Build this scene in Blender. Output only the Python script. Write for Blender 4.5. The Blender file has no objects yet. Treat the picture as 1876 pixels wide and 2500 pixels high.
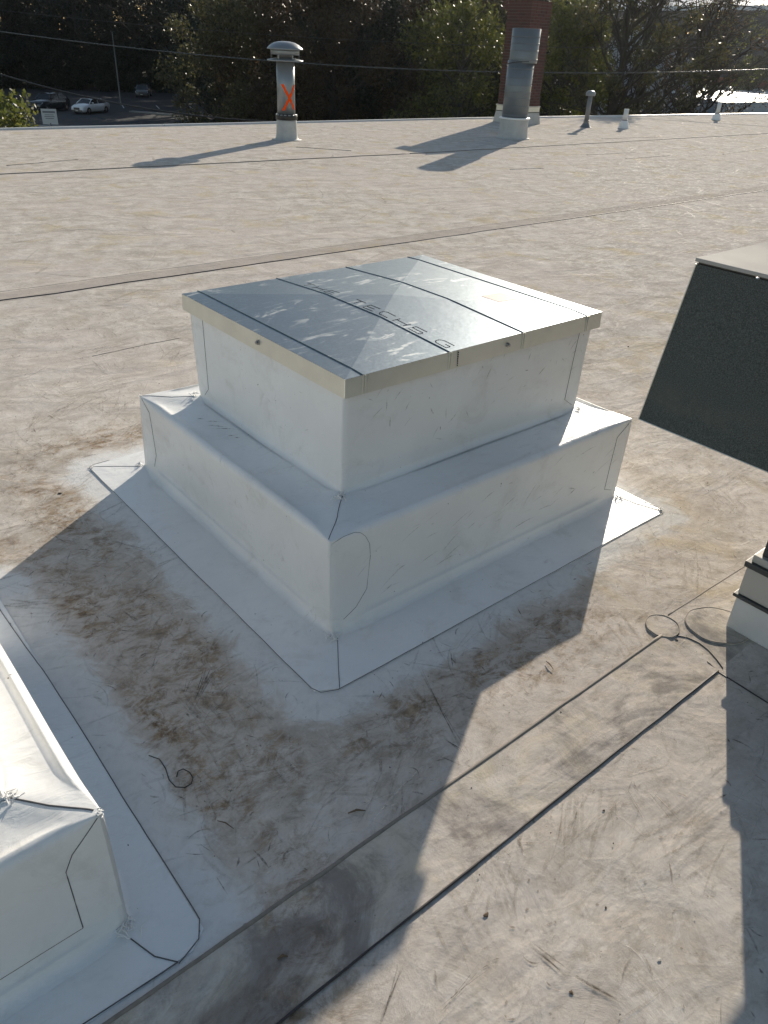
import bpy, bmesh, math, random
import numpy as np
from mathutils import Vector, Matrix, noise as mnoise
from mathutils.bvhtree import BVHTree

random.seed(7); rng = np.random.default_rng(7)
scene = bpy.context.scene
COL = scene.collection
R = math.radians

# ------------------------------------------------------------------ camera
CAM = Vector((-1.44342, -1.54425, 1.74999))
FW = Vector((0.55688913, 0.64230101, -0.52661552))
RT = Vector((0.77124281, -0.63523208, 0.04080117))
UP = Vector((0.30831644, 0.42887016, 0.84912388))
cd = bpy.data.cameras.new('camera'); cam = bpy.data.objects.new('camera', cd); COL.objects.link(cam)
m = Matrix((RT, UP, -FW)).transposed().to_4x4(); m.translation = CAM; cam.matrix_world = m
cd.sensor_fit = 'VERTICAL'; cd.sensor_height = 36; cd.lens = 36 * 1857.5 / 2500
cd.clip_start = 0.05; cd.clip_end = 3000
scene.camera = cam

# ------------------------------------------------------------------ world, sun, exposure
SUN_AZ, SUN_EL = 29.6, 19.6
world = bpy.data.worlds.new('World'); scene.world = world; world.use_nodes = True
wn = world.node_tree.nodes; wl = world.node_tree.links; wn.clear()
sky = wn.new('ShaderNodeTexSky'); sky.sky_type = 'NISHITA'; sky.sun_disc = False
sky.sun_elevation = R(SUN_EL); sky.sun_rotation = R(90 - SUN_AZ)
sky.air_density = 1.0; sky.dust_density = 0.4; sky.ozone_density = 1.0
bg = wn.new('ShaderNodeBackground'); bg.inputs[1].default_value = 0.09
wo = wn.new('ShaderNodeOutputWorld'); wb = wn.new('ShaderNodeMix'); wb.data_type = 'RGBA'; wb.blend_type = 'MULTIPLY'; wb.inputs[0].default_value = 1; wb.inputs[7].default_value = (1.10, 1.0, .885, 1)
wl.new(sky.outputs[0], wb.inputs[6]); wl.new(wb.outputs[2], bg.inputs[0]); wl.new(bg.outputs[0], wo.inputs[0])
sd = bpy.data.lights.new('sun', 'SUN'); sd.energy = 3.7; sd.angle = R(0.5); sd.color = (1, .895, .745)
sun = bpy.data.objects.new('sun', sd); COL.objects.link(sun)
S = Vector((math.cos(R(SUN_AZ)) * math.cos(R(SUN_EL)), math.sin(R(SUN_AZ)) * math.cos(R(SUN_EL)), math.sin(R(SUN_EL))))
sun.rotation_euler = S.to_track_quat('Z', 'Y').to_euler()
vs = scene.view_settings; vs.view_transform = 'Standard'; vs.look = 'None'; vs.exposure = 0.64; vs.gamma = 1
scene.display_settings.display_device = 'sRGB'
vs.use_curve_mapping = False

# ------------------------------------------------------------------ helpers
def ray(xd, yd):
    x = xd * 1.13012; y = yd * 1.13012
    return FW + RT * ((x - 938) / 1857.5) - UP * ((y - 1250) / 1857.5)
def gp(xd, yd, z=0.0):
    r = ray(xd, yd); return CAM + r * ((z - CAM.z) / r.z)
def polar(az, dist, z=0.0):
    return Vector((CAM.x + dist * math.cos(R(az)), CAM.y + dist * math.sin(R(az)), z))
def elz(el, dist): return CAM.z + dist * math.tan(R(el))

def tag(o, label=None, cat=None, group=None, kind=None):
    if label: o['label'] = label
    if cat: o['category'] = cat
    if group: o['group'] = group
    if kind: o['kind'] = kind
    return o
def empty(name, loc=(0, 0, 0), rz=0, label=None, cat=None, group=None):
    o = bpy.data.objects.new(name, None); COL.objects.link(o); o.location = loc; o.rotation_euler = (0, 0, rz)
    o.empty_display_size = .1
    return tag(o, label, cat, group)
def link(name, me, mat=None, parent=None, smooth=False):
    o = bpy.data.objects.new(name, me); COL.objects.link(o)
    if mat is not None and not me.materials: me.materials.append(mat)
    if parent is not None: o.parent = parent
    if smooth: me.polygons.foreach_set('use_smooth', [True] * len(me.polygons))
    return o

class MB:
    """collects verts and faces, builds one mesh object"""
    def __init__(s): s.v = []; s.f = []
    def add(s, vs, fs):
        b = len(s.v); s.v += [tuple(v) for v in vs]; s.f += [tuple(b + i for i in f) for f in fs]; return s
    def box(s, x0, y0, z0, x1, y1, z1):
        return s.add([(x0,y0,z0),(x1,y0,z0),(x1,y1,z0),(x0,y1,z0),(x0,y0,z1),(x1,y0,z1),(x1,y1,z1),(x0,y1,z1)],
                     [(0,3,2,1),(4,5,6,7),(0,1,5,4),(1,2,6,5),(2,3,7,6),(3,0,4,7)])
    def quad(s, a, b, c, d): return s.add([a, b, c, d], [(0, 1, 2, 3)])
    def lathe(s, prof, n=24, c=(0, 0), z0=0, a0=0.0):
        vs = []; fs = []
        for r, z in prof:
            for k in range(n):
                a = a0 + 2 * math.pi * k / n; vs.append((c[0] + r * math.cos(a), c[1] + r * math.sin(a), z0 + z))
        for i in range(len(prof) - 1):
            for k in range(n):
                k2 = (k + 1) % n; fs.append((i*n+k, i*n+k2, (i+1)*n+k2, (i+1)*n+k))
        if prof[0][0] > 1e-4: fs.append(tuple(reversed(range(n))))
        if prof[-1][0] > 1e-4: fs.append(tuple((len(prof)-1)*n + k for k in range(n)))
        return s.add(vs, fs)
    def tube(s, pts, rad, n=6, flat=1.0, caps=True):
        pts = [Vector(p) for p in pts]; vs = []; fs = []
        for i, p in enumerate(pts):
            t = (pts[min(i+1, len(pts)-1)] - pts[max(i-1, 0)])
            t = t.normalized() if t.length > 1e-9 else Vector((1, 0, 0))
            u = t.cross(Vector((0, 0, 1)))
            if u.length < .05: u = t.cross(Vector((0, 1, 0)))
            u.normalize(); w = u.cross(t)
            r = rad[i] if isinstance(rad, (list, tuple)) else rad
            for k in range(n):
                a = 2 * math.pi * k / n
                vs.append(p + u * (r * math.cos(a)) + w * (r * flat * math.sin(a)))
        for i in range(len(pts) - 1):
            for k in range(n):
                k2 = (k+1) % n; fs.append((i*n+k, i*n+k2, (i+1)*n+k2, (i+1)*n+k))
        if caps: fs.append(tuple(reversed(range(n)))); fs.append(tuple((len(pts)-1)*n + k for k in range(n)))
        return s.add(vs, fs)
    def mesh(s, name):
        me = bpy.data.meshes.new(name); me.from_pydata(s.v, [], s.f); me.update(); return me
    def build(s, name, mat, parent=None, smooth=False, bevel=0, kind=None, label=None, seg=2):
        me = s.mesh(name)
        if bevel:
            bm = bmesh.new(); bm.from_mesh(me)
            bmesh.ops.bevel(bm, geom=[e for e in bm.edges if e.calc_face_angle(0) > .5], offset=bevel, segments=seg, affect='EDGES', profile=.6)
            bm.to_mesh(me); bm.free()
        o = link(name, me, mat, parent, smooth)
        return tag(o, label, kind=kind)

def copy_tree(o, parent=None):
    c = o.copy(); COL.objects.link(c)
    if parent is not None: c.parent = parent
    for ch in list(o.children): copy_tree(ch, c)
    return c

# ------------------------------------------------------------------ material helpers
class NT:
    def __init__(s, name):
        s.m = bpy.data.materials.new(name); s.m.use_nodes = True; s.t = s.m.node_tree; s.n = s.t.nodes; s.l = s.t.links
        s.b = s.n['Principled BSDF']; s.o = s.n['Material Output']
    def new(s, t, **k):
        n = s.n.new(t)
        for a, v in k.items(): setattr(n, a, v)
        return n
    def plug(s, inp, v):
        if hasattr(v, 'is_linked') or isinstance(v, bpy.types.NodeSocket): s.l.new(v, inp)
        else:
            if isinstance(v, (tuple, list)) and len(v) == 3 and inp.type == 'RGBA': v = (*v, 1)
            inp.default_value = v
    def set(s, **k):
        for a, v in k.items(): s.plug(s.b.inputs[a.replace('_', ' ')], v)
        return s
    def pos(s, obj=False):
        if obj: return s.new('ShaderNodeTexCoord').outputs['Object']
        return s.new('ShaderNodeNewGeometry').outputs['Position']
    def noise(s, vec, scale, detail=4, rough=.5, dist=0, out='Fac'):
        n = s.new('ShaderNodeTexNoise'); s.plug(n.inputs['Vector'], vec); n.inputs['Scale'].default_value = scale
        n.inputs['Detail'].default_value = detail; n.inputs['Roughness'].default_value = rough; n.inputs['Distortion'].default_value = dist
        return n.outputs[out]
    def map(s, vec, rot=(0, 0, 0), scale=(1, 1, 1), loc=(0, 0, 0)):
        n = s.new('ShaderNodeMapping'); s.plug(n.inputs[0], vec); n.inputs['Rotation'].default_value = rot
        n.inputs['Scale'].default_value = scale; n.inputs['Location'].default_value = loc; return n.outputs[0]
    def math(s, op, a, b=0.0, clamp=False):
        n = s.new('ShaderNodeMath', operation=op, use_clamp=clamp); s.plug(n.inputs[0], a); s.plug(n.inputs[1], b); return n.outputs[0]
    def ramp(s, v, a, b, lo=0.0, hi=1.0, smooth=True):
        n = s.new('ShaderNodeMapRange'); n.interpolation_type = 'SMOOTHSTEP' if smooth else 'LINEAR'
        s.plug(n.inputs[0], v); n.inputs[1].default_value = a; n.inputs[2].default_value = b
        n.inputs[3].default_value = lo; n.inputs[4].default_value = hi; return n.outputs[0]
    def mix(s, f, a, b, mode='MIX'):
        n = s.new('ShaderNodeMix', data_type='RGBA', blend_type=mode); s.plug(n.inputs[0], f); s.plug(n.inputs[6], a); s.plug(n.inputs[7], b)
        return n.outputs[2]
    def bump(s, h, strength=.5, dist=.01, normal=None):
        n = s.new('ShaderNodeBump'); s.plug(n.inputs['Height'], h); n.inputs['Strength'].default_value = strength; n.inputs['Distance'].default_value = dist
        if normal is not None: s.l.new(normal, n.inputs['Normal'])
        return n.outputs[0]

def plain(name, col, rough=.6, metal=0.0, spec=.5, var=.12, scale=8, bump=0):
    t = NT(name); p = t.pos(True)
    n = t.noise(p, scale, 5, .6)
    dark = tuple(c * (1 - var) for c in col); lite = tuple(min(1, c * (1 + var)) for c in col)
    t.set(Base_Color=t.mix(n, dark, lite), Roughness=t.ramp(n, .2, .8, rough * .9, min(1, rough * 1.1)), Metallic=metal)
    t.b.inputs['Specular IOR Level'].default_value = spec
    if bump: t.set(Normal=t.bump(t.noise(p, scale * 6, 4, .6), .4, bump))
    return t.m

# curb rectangles (flange extents) used for the dirt bands
FL1 = (-.466, -.148, 1.44, 1.71)
FL2 = (-2.35, -.600, -1.085, 1.05)

def rect_dist(t, x, y, r):
    cx, cy, hx, hy = (r[0]+r[2])/2, (r[1]+r[3])/2, (r[2]-r[0])/2, (r[3]-r[1])/2
    qx = t.math('MAXIMUM', t.math('SUBTRACT', t.math('ABSOLUTE', t.math('SUBTRACT', x, cx)), hx), 0)
    qy = t.math('MAXIMUM', t.math('SUBTRACT', t.math('ABSOLUTE', t.math('SUBTRACT', y, cy)), hy), 0)
    return t.math('SQRT', t.math('ADD', t.math('MULTIPLY', qx, qx), t.math('MULTIPLY', qy, qy)))

def roof_material():
    t = NT('roof_membrane'); P = t.pos()
    sx = t.new('ShaderNodeSeparateXYZ'); t.l.new(P, sx.inputs[0]); x, y = sx.outputs[0], sx.outputs[1]
    big = t.noise(P, .55, 5, .6); mid = t.noise(P, 4.6, 11, .74, .5); fine = t.noise(P, 26, 8, .7, .4); grit = t.noise(P, 160, 3, .6)
    c = t.mix(t.ramp(mid, .35, .65), (.465, .415, .36), (.67, .625, .57))
    blo = t.noise(P, 15, 10, .76, 1.0)
    c = t.mix(t.ramp(blo, .50, .66, 0, .40), c, (.30, .265, .205))
    c = t.mix(t.ramp(t.noise(P, 13, 9, .7, 1.8), .54, .66, 0, .5), c, (.72, .69, .65))
    c = t.mix(t.ramp(big, .38, .66, 0, .55), c, (.60, .535, .485))
    # brushed traffic marks in several directions
    for i, (ang, sc, tone, lo, hi) in enumerate([(15, 5.0, (.34, .29, .235), .59, .75), (74, 6.5, (.36, .31, .25), .60, .76), (128, 4.2, (.38, .34, .29), .585, .74), (-38, 5.5, (.78, .75, .70), .57, .72), (50, 7.0, (.80, .77, .72), .59, .73)]):
        v = t.map(P, (0, 0, R(ang)), (1, 4.2, 1), (i * 7.3, i * 3.1, 0))
        s = t.noise(v, sc * 1.5, 10, .74, .9)
        gate = t.ramp(t.noise(P, 3.4 + .7 * i, 5, .6), .42, .60)
        c = t.mix(t.math('MULTIPLY', t.ramp(s, lo, hi, 0, .5), gate), c, tone)
    # fine dirt mottling
    c = t.mix(t.ramp(fine, .50, .80, 0, .42), c, (.33, .29, .24))
    # cleaned halo and swept-up grime round the two new curbs
    wob = t.math('MULTIPLY', t.math('SUBTRACT', t.noise(P, 5.5, 10, .72, .8), .5), .34)
    d1 = rect_dist(t, x, y, FL1); d2 = rect_dist(t, x, y, FL2)
    e1 = t.math('ADD', d1, wob); e2 = t.math('ADD', d2, wob)
    streak = t.noise(t.map(P, (0, 0, R(55)), (1, 1.5, 1)), 12, 12, .80, .5)
    blot = t.noise(P, 2.6, 5, .6)
    def band(e, wide):
        a = t.ramp(e, .10, .185); b = t.ramp(e, .21, wide, 1, 0); return t.math('MULTIPLY', a, b)
    near = t.math('MAXIMUM', t.math('MULTIPLY', band(e1, .50), t.ramp(x, .35, .8, 1, .25)), band(e2, .40))
    near = t.math('MULTIPLY', near, t.ramp(blot, .30, .60, .12, 1.0))
    grime = t.math('MULTIPLY', near, t.ramp(streak, .42, .60, .06, 1.0), True)
    c = t.mix(t.math('MULTIPLY', grime, .92), c, t.mix(t.ramp(fine, .35, .65), (.13, .075, .034), (.38, .27, .165)))
    # medium soiling in the lane between the curbs
    lane = t.math('MULTIPLY', t.ramp(t.math('MINIMUM', d1, d2), .15, .3), t.ramp(y, 1.6, 2.6, 1, 0))
    c = t.mix(t.math('MULTIPLY', lane, t.ramp(streak, .48, .7, 0, .55)), c, (.21, .175, .13))
    # ochre pollen film on the sun side
    och = t.math('MULTIPLY', t.ramp(t.noise(P, 2.1, 5, .6, .5), .52, .70, 0, .5), t.ramp(x, .1, .7))
    c = t.mix(och, c, (.52, .42, .25))
    stp = t.math('MULTIPLY', t.ramp(y, -.845, -.84), t.ramp(y, -.625, -.62, 1, 0))
    c = t.mix(t.math('MULTIPLY', stp, t.ramp(t.noise(P, 4.5, 8, .7, .8), .45, .65, 0, .38)), c, (.60, .52, .36))
    c = t.mix(t.math('MULTIPLY', stp, t.ramp(t.noise(P, 3.1, 9, .72, .8), .47, .64, 0, .7)), c, (.20, .18, .17))
    cl = t.math('MAXIMUM', t.ramp(e1, .05, .13, 1, 0), t.ramp(e2, .07, .15, 1, 0))
    cl = t.math('MULTIPLY', cl, t.ramp(y, -.625, -.615))
    c = t.mix(t.math('MULTIPLY', cl, t.ramp(x, .6, 1.2, .88, .55)), c, t.mix(t.ramp(fine, .4, .8), (.74, .74, .73), (.62, .615, .60)))
    # darker soiled strip on the far lap
    lap = t.math('MULTIPLY', t.ramp(y, 4.49, 4.50), t.ramp(y, 4.72, 4.75, 1, 0))
    c = t.mix(t.math('MULTIPLY', lap, t.ramp(mid, .3, .7, .2, .65)), c, (.36, .31, .27))
    c = t.mix(t.ramp(grit, .66, .80, 0, .5), c, (.12, .10, .08))
    t.set(Base_Color=c, Roughness=t.ramp(fine, .25, .75, .7, .85))
    glint = t.noise(t.map(P, (0, 0, R(-40)), (1, 5, 1), (3, 9, 0)), 11, 8, .75, .8)
    t.set(Specular_IOR_Level=t.ramp(glint, .52, .66, 0, .055))
    wr = t.noise(t.map(P, (0, 0, R(20)), (1, 2.2, 1)), 1.6, 4, .5, .8)
    h = t.math('ADD', t.math('MULTIPLY', wr, 1.0), t.math('ADD', t.math('MULTIPLY', mid, .22), t.math('MULTIPLY', fine, .035)))
    t.set(Normal=t.bump(h, .55, .045))
    return t.m

def white_membrane(name='white_membrane', dirt=.5):
    t = NT(name); P = t.pos()
    mid = t.noise(P, 2.2, 5, .55); fine = t.noise(P, 30, 6, .7)
    c = t.mix(t.ramp(mid, .3, .7), (.76, .765, .76), (.83, .835, .83))
    s1 = t.noise(t.map(P, (R(20), R(35), R(50)), (1, 5, 2.2)), 6, 8, .7, 1.0)
    c = t.mix(t.math('MULTIPLY', t.ramp(s1, .57, .74, 0, dirt * 1.2), t.ramp(mid, .40, .65)), c, (.36, .33, .29))
    sp = t.noise(P, 75, 2, .5)
    c = t.mix(t.math('MULTIPLY', t.ramp(sp, .73, .77), t.ramp(t.noise(P, 7, 3), .52, .6)), c, (.16, .14, .12))
    c = t.mix(t.ramp(t.noise(P, 6, 9, .74, .6), .50, .72, 0, .34), c, (.52, .50, .47))
    t.set(Base_Color=c, Roughness=t.ramp(fine, .3, .7, .36, .5))
    t.b.inputs['Specular IOR Level'].default_value = .45
    wk = t.noise(t.map(P, (0, 0, R(25)), (1, 2.6, 1.4)), 9, 5, .55, 1.2)
    h = t.math('ADD', t.math('MULTIPLY', t.noise(P, 4, 3, .5, .5), 1.0), t.math('ADD', t.math('MULTIPLY', wk, .42), t.math('MULTIPLY', fine, .03)))
    t.set(Normal=t.bump(h, .45, .016))
    return t.m

def galvanised(name, base=(.155, .20, .24), rough=.40, metal=1.0):  # bluish base puts the reflected sky into the metal colour
    t = NT(name); P = t.pos(True)
    v = t.new('ShaderNodeTexVoronoi'); t.l.new(P, v.inputs['Vector']); v.inputs['Scale'].default_value = 130
    sp = t.new('ShaderNodeSeparateColor'); t.l.new(v.outputs['Color'], sp.inputs[0])
    c = t.mix(t.math('MULTIPLY', sp.outputs[0], .5), tuple(b * .86 for b in base), tuple(min(1, b * 1.12) for b in base))
    wip = t.noise(t.map(P, (0, 0, R(-35)), (1, 3.2, 1)), 5.5, 5, .6, 1.6)
    sm = t.math('MULTIPLY', t.ramp(wip, .53, .66), t.ramp(t.noise(P, 2.4, 4), .42, .58))
    c = t.mix(t.math('MULTIPLY', sm, .36), c, (.80, .82, .80))
    t.set(Base_Color=c, Metallic=t.ramp(sm, 0, 1, metal, metal * .62), Roughness=t.math('ADD', t.math('MULTIPLY', sp.outputs[1], .06), t.ramp(sm, 0, 1, rough - .03, rough + .2)))
    t.set(Normal=t.bump(t.noise(P, 7, 3, .5), .12, .01))
    return t.m

M = {}
M['roof'] = roof_material()
M['white'] = white_membrane()
M['white2'] = white_membrane('white_membrane_clean', .25)
M['galv'] = galvanised('galvanised_cap')
M['patch'] = white_membrane('patch_membrane', .6); M['patch'].node_tree.nodes['Principled BSDF'].inputs['Roughness'].default_value = .5
M['palemem'] = plain('shade_toned_pale_membrane', (.60, .60, .59), .6, spec=.2, scale=7, var=.18)  # white unit curb with its shade tone put into the colour
M['greymem'] = plain('shade_greyed_membrane', (.46, .46, .45), .6, spec=.2, scale=7, var=.25)  # white flashing greyed in colour because its shade came out too bright
M['galv_side'] = plain('galvanised_skirt', (.70, .69, .62), .34, .55, scale=9, var=.16)  # paler, warmer base carries the lit roof reflected in the cap skirt
M['dark_line'] = plain('dark_lap_edge', (.09, .088, .09), .6, scale=40, var=.7)
M['grey_bead'] = plain('grey_brown_lap_edge', (.24, .21, .18), .7, scale=60, var=.4)  # grey-brown tone along lap and weld edges
M['black_bead'] = plain('black_lap_edge', (.04, .034, .036), .55, scale=60, var=.4)
M['sealant'] = plain('white_sealant', (.80, .80, .79), .3)
M['screw'] = plain('screw_metal', (.35, .35, .36), .3, 1)
M['duct'] = plain('painted_grey_duct', (.17, .19, .205), .42, .4, scale=3, var=.18)
M['pipe'] = plain('weathered_zinc_pipe', (.25, .27, .285), .38, .5, scale=4, var=.2)
M['dkpipe'] = plain('dull_lead_pipe', (.20, .21, .22), .5, .4)
M['black_rub'] = plain('black_rubber', (.02, .02, .02), .4)
M['orange'] = plain('orange_spray_paint', (.95, .09, .01), .9, spec=0)
M['brick'] = plain('red_brick', (.10, .045, .038), .85, scale=18, var=.35)
M['brick2'] = plain('dark_brick', (.075, .04, .036), .85, scale=18, var=.35)
M['mortar'] = plain('mortar', (.12, .10, .09), .9)
M['edge'] = plain('roof_edge_metal', (.62, .60, .57), .4, .3)
M['wallstone'] = plain('building_wall', (.30, .27, .24), .85)
M['asphalt'] = plain('asphalt', (.03, .032, .036), .85, scale=1.2, var=.3)
M['grass'] = plain('rough_ground', (.05, .06, .03), .95, scale=.6, var=.4)
M['paint'] = plain('road_paint', (.6, .6, .58), .7)

# ------------------------------------------------------------------ roof
ROOFZ = 0.0
far = [gp(-260, 302), gp(0, 281.5), gp(640, 266), gp(1000, 257.5), gp(1659, 246.5), gp(2300, 236)]
roof_pts = [(-14, -14, 0), (40, -14, 0)]
fl = [(p.x, p.y, 0) for p in far]
def roof_mesh():
    mb = MB(); n = len(fl)
    poly = [(-42, -34, 0), (fl[-1][0], -34, 0)] + list(reversed(fl)) + [(-42, fl[0][1] + 1, 0)]
    k = len(poly)
    top = poly; bot = [(a, b, -7.0) for a, b, c in poly]
    mb.add(top, [tuple(range(k))])
    mb.add(bot + top, [(i, (i+1) % k, k + (i+1) % k, k + i) for i in range(k)])
    return mb, poly
mb, roof_poly = roof_mesh()
roof_mb = MB(); k = len(roof_poly); roof_mb.add(roof_poly, [tuple(range(k))])
roof = roof_mb.build('roof', M['roof'], kind='structure')
tag(roof, 'dusty beige flat membrane roof with dark scuffs and seams')
wmb = MB()
for i in range(k):
    a = roof_poly[i]; b = roof_poly[(i+1) % k]
    wmb.quad((a[0], a[1], -6.5), (b[0], b[1], -6.5), (b[0], b[1], -.006), (a[0], a[1], -.006))
wmb.build('building_wall', M['wallstone'], roof)
for i in range(len(fl) - 1):
    a, b = Vector(fl[i]), Vector(fl[i+1]); d = (b - a).normalized(); nrm = Vector((-d.y, d.x, 0))
    L = (b - a).length; nseg = max(1, int(L / 3))
    for j in range(nseg):
        p = a + d * (L * j / nseg + .004); q = a + d * (L * (j+1) / nseg - .004)
        h = .035 + random.uniform(-.003, .003)
        e = MB(); o = nrm * .09; e.add([p - nrm * .02, q - nrm * .02, q + o, p + o, p + Vector((0, 0, h)) , q + Vector((0, 0, h)), q + o + Vector((0, 0, h)), p + o + Vector((0, 0, h))],
              [(0,3,2,1),(4,5,6,7),(0,1,5,4),(1,2,6,5),(2,3,7,6),(3,0,4,7)])
        e.build('edge_trim', M['edge'], roof)

def wob_line(a, b, n, amp, z=0.0, seed=0.0):
    a = Vector(a); b = Vector(b); d = (b - a); nr = Vector((-d.y, d.x, 0)).normalized(); out = []
    for i in range(n + 1):
        t = i / n; p = a + d * t; w = mnoise.noise(Vector((t * d.length * 1.7, seed, 0))) * amp + mnoise.noise(Vector((t * d.length * 9, seed, 5))) * amp * .35
        out.append((p.x + nr.x * w, p.y + nr.y * w, z))
    return out
# raised cover strip in the foreground, with its two exposed edges
strip = MB()
la = wob_line((-4.5, -.622, 0), (.675, -.628, 0), 120, .006, .0042, 1.0)
lb = wob_line((-4.5, -.838, 0), (.676, -.846, 0), 120, .004, .0042, 2.0)
for i in range(120): strip.quad(lb[i], lb[i+1], la[i+1], la[i])
strip.build('cover_strip', M['roof'], roof)
def bead(name, pts, r, mat, flat=.55, vary=.25, n=6, parent=roof):
    rr = [r * (1 + vary * mnoise.noise(Vector((p[0] * 14, p[1] * 14, 3.3)))) for p in pts]
    return MB().tube(pts, rr, n, flat).build(name, mat, parent, smooth=True)
bead('lap_edge', la, .0054, M['grey_bead'], .8)
bead('lap_edge', lb, .0029, M['black_bead'], .9, .5)
bead('lap_edge', wob_line((.80, -.575, 0), (1.9, -.60, 0), 40, .004, .001, 3.), .002, M['grey_bead'])
bead('lap_edge', wob_line((.672, -.846, 0), (.655, -2.6, 0), 40, .004, .001, 4.), .003, M['black_bead'])
bead('lap_edge', wob_line((.672, -.846, 0), (.69, -.80, 0), 6, .001, .001, 4.), .003, M['black_bead'])
# far lap seams
bead('lap_edge', wob_line((-11, 4.60, 0), (24, 4.36, 0), 240, .03, .002, 5.), .0048, M['black_bead'], .9)
bead('lap_edge', wob_line((-11, 4.84, 0), (24, 4.60, 0), 240, .02, .0, 6.), .0032, M['grey_bead'], .5)
a, b = gp(0, 377), gp(885, 332.5); c = gp(1660, 288.5)
bead('lap_edge', wob_line(a + (a - b) * 1.2, b, 120, .03, .002, 7.), .013, M['grey_bead'], .8)
bead('lap_edge', wob_line(b, c + (c - b) * .8, 120, .05, .002, 8.), .013, M['grey_bead'], .8)
for i, (x0, y0, x1, y1) in enumerate([(15, 358, 172, 345), (1268, 335, 1375, 329), (1352, 343, 1448, 336), (1102, 366, 1174, 363.5), (1562, 333.5, 1659, 319), (200, 770, 392, 730), (1300, 300, 1420, 296), (640, 318, 760, 326), (1225, 282, 1262, 286)]):
    bead('lap_edge', wob_line(gp(x0, y0), gp(x1, y1), 30, .03 if i != 5 else .02, .001, 20. + i), .010 if i != 5 else .0025, M['grey_bead'], .6, .6)

# round weld patches beside the rooftop unit
def disc_patch(cx, cy, rx, ry, rot, mat, z=.003, seed=0, parent=roof):
    n = 40; ring = []
    for k_ in range(n):
        a = 2 * math.pi * k_ / n; w = 1 + .05 * mnoise.noise(Vector((math.cos(a) * 2, math.sin(a) * 2, seed)))
        u, v = rx * w * math.cos(a), ry * w * math.sin(a)
        ring.append((cx + u * math.cos(rot) - v * math.sin(rot), cy + u * math.sin(rot) + v * math.cos(rot)))
    mbp = MB(); mbp.add([(x, y, z) for x, y in ring], [tuple(range(n))])
    mbp.add([(x, y, z) for x, y in ring] + [(cx + (x - cx) * 1.02, cy + (y - cy) * 1.02, 0.0004) for x, y in ring], [(k_, k_ + n, (k_+1) % n + n, (k_+1) % n) for k_ in range(n)])
    o = mbp.build('weld_patch', mat, parent)
    bead('weld_edge', [(x, y, z) for x, y in ring + ring[:1]], .0019, M['grey_bead'], .8, .8)
    return o
disc_patch(.724, -.600, .062, .058, .5, M['roof'], .0052, 1)
disc_patch(.895, -.720, .115, .10, -.6, M['roof'], .0045, 2)
# folded rectangular flap between the patches
fp = [(.69, -.638), (.80, -.74), (.80, -.80), (.705, -.852), (.70, -.86)]
bead('weld_edge', [(x, y, .0012) for x, y in [(.695, -.632), (.72, -.655), (.745, -.69), (.752, -.73), (.744, -.77), (.725, -.81), (.700, -.85)]], .0024, M['black_bead'], .9, .8)

# ------------------------------------------------------------------ roof curbs
def smooth01(x): x = max(0, min(1, x)); return x * x * (3 - 2 * x)

def loft_rect(rows, npts, wr_seed):
    """rows: list of functions(pinch)->(x0,y0,x1,y1,z); npts points per side; returns verts, faces"""
    vs = []; nside = npts; per = 4 * nside
    for row in rows:
        for s in range(4):
            for i in range(nside):
                t = i / nside
                # denser towards corners
                tt = t
                pin = smooth01(min(tt, 1 - tt) / .10)
                x0, y0, x1, y1, z = row(pin)
                P = [(x0, y0), (x1, y0), (x1, y1), (x0, y1)]
                a, b = P[s], P[(s+1) % 4]
                vs.append((a[0] + (b[0] - a[0]) * tt, a[1] + (b[1] - a[1]) * tt, z))
    fs = []
    for r in range(len(rows) - 1):
        for k_ in range(per):
            k2 = (k_+1) % per; fs.append((r*per + k_, r*per + k2, (r+1)*per + k2, (r+1)*per + k_))
    return vs, fs

def interp_rect(A, B, t): return tuple(A[i] + (B[i] - A[i]) * t for i in range(4))
def grow(Rc, d): return (Rc[0] - d, Rc[1] - d, Rc[2] + d, Rc[3] + d)

def displace(vs, amp, seed):
    out = []
    for v in vs:
        p = Vector(v); q = p * 3.1 + Vector((seed, seed * 2, 0))
        n1 = mnoise.noise(q); n2 = mnoise.noise(q + Vector((31, 7, 3))); n3 = mnoise.noise(q * .8 + Vector((3, 57, 9)))
        out.append((v[0] + n1 * amp, v[1] + n2 * amp, v[2] + n3 * amp * (1 if v[2] > .02 else .12)))
    return out

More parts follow.
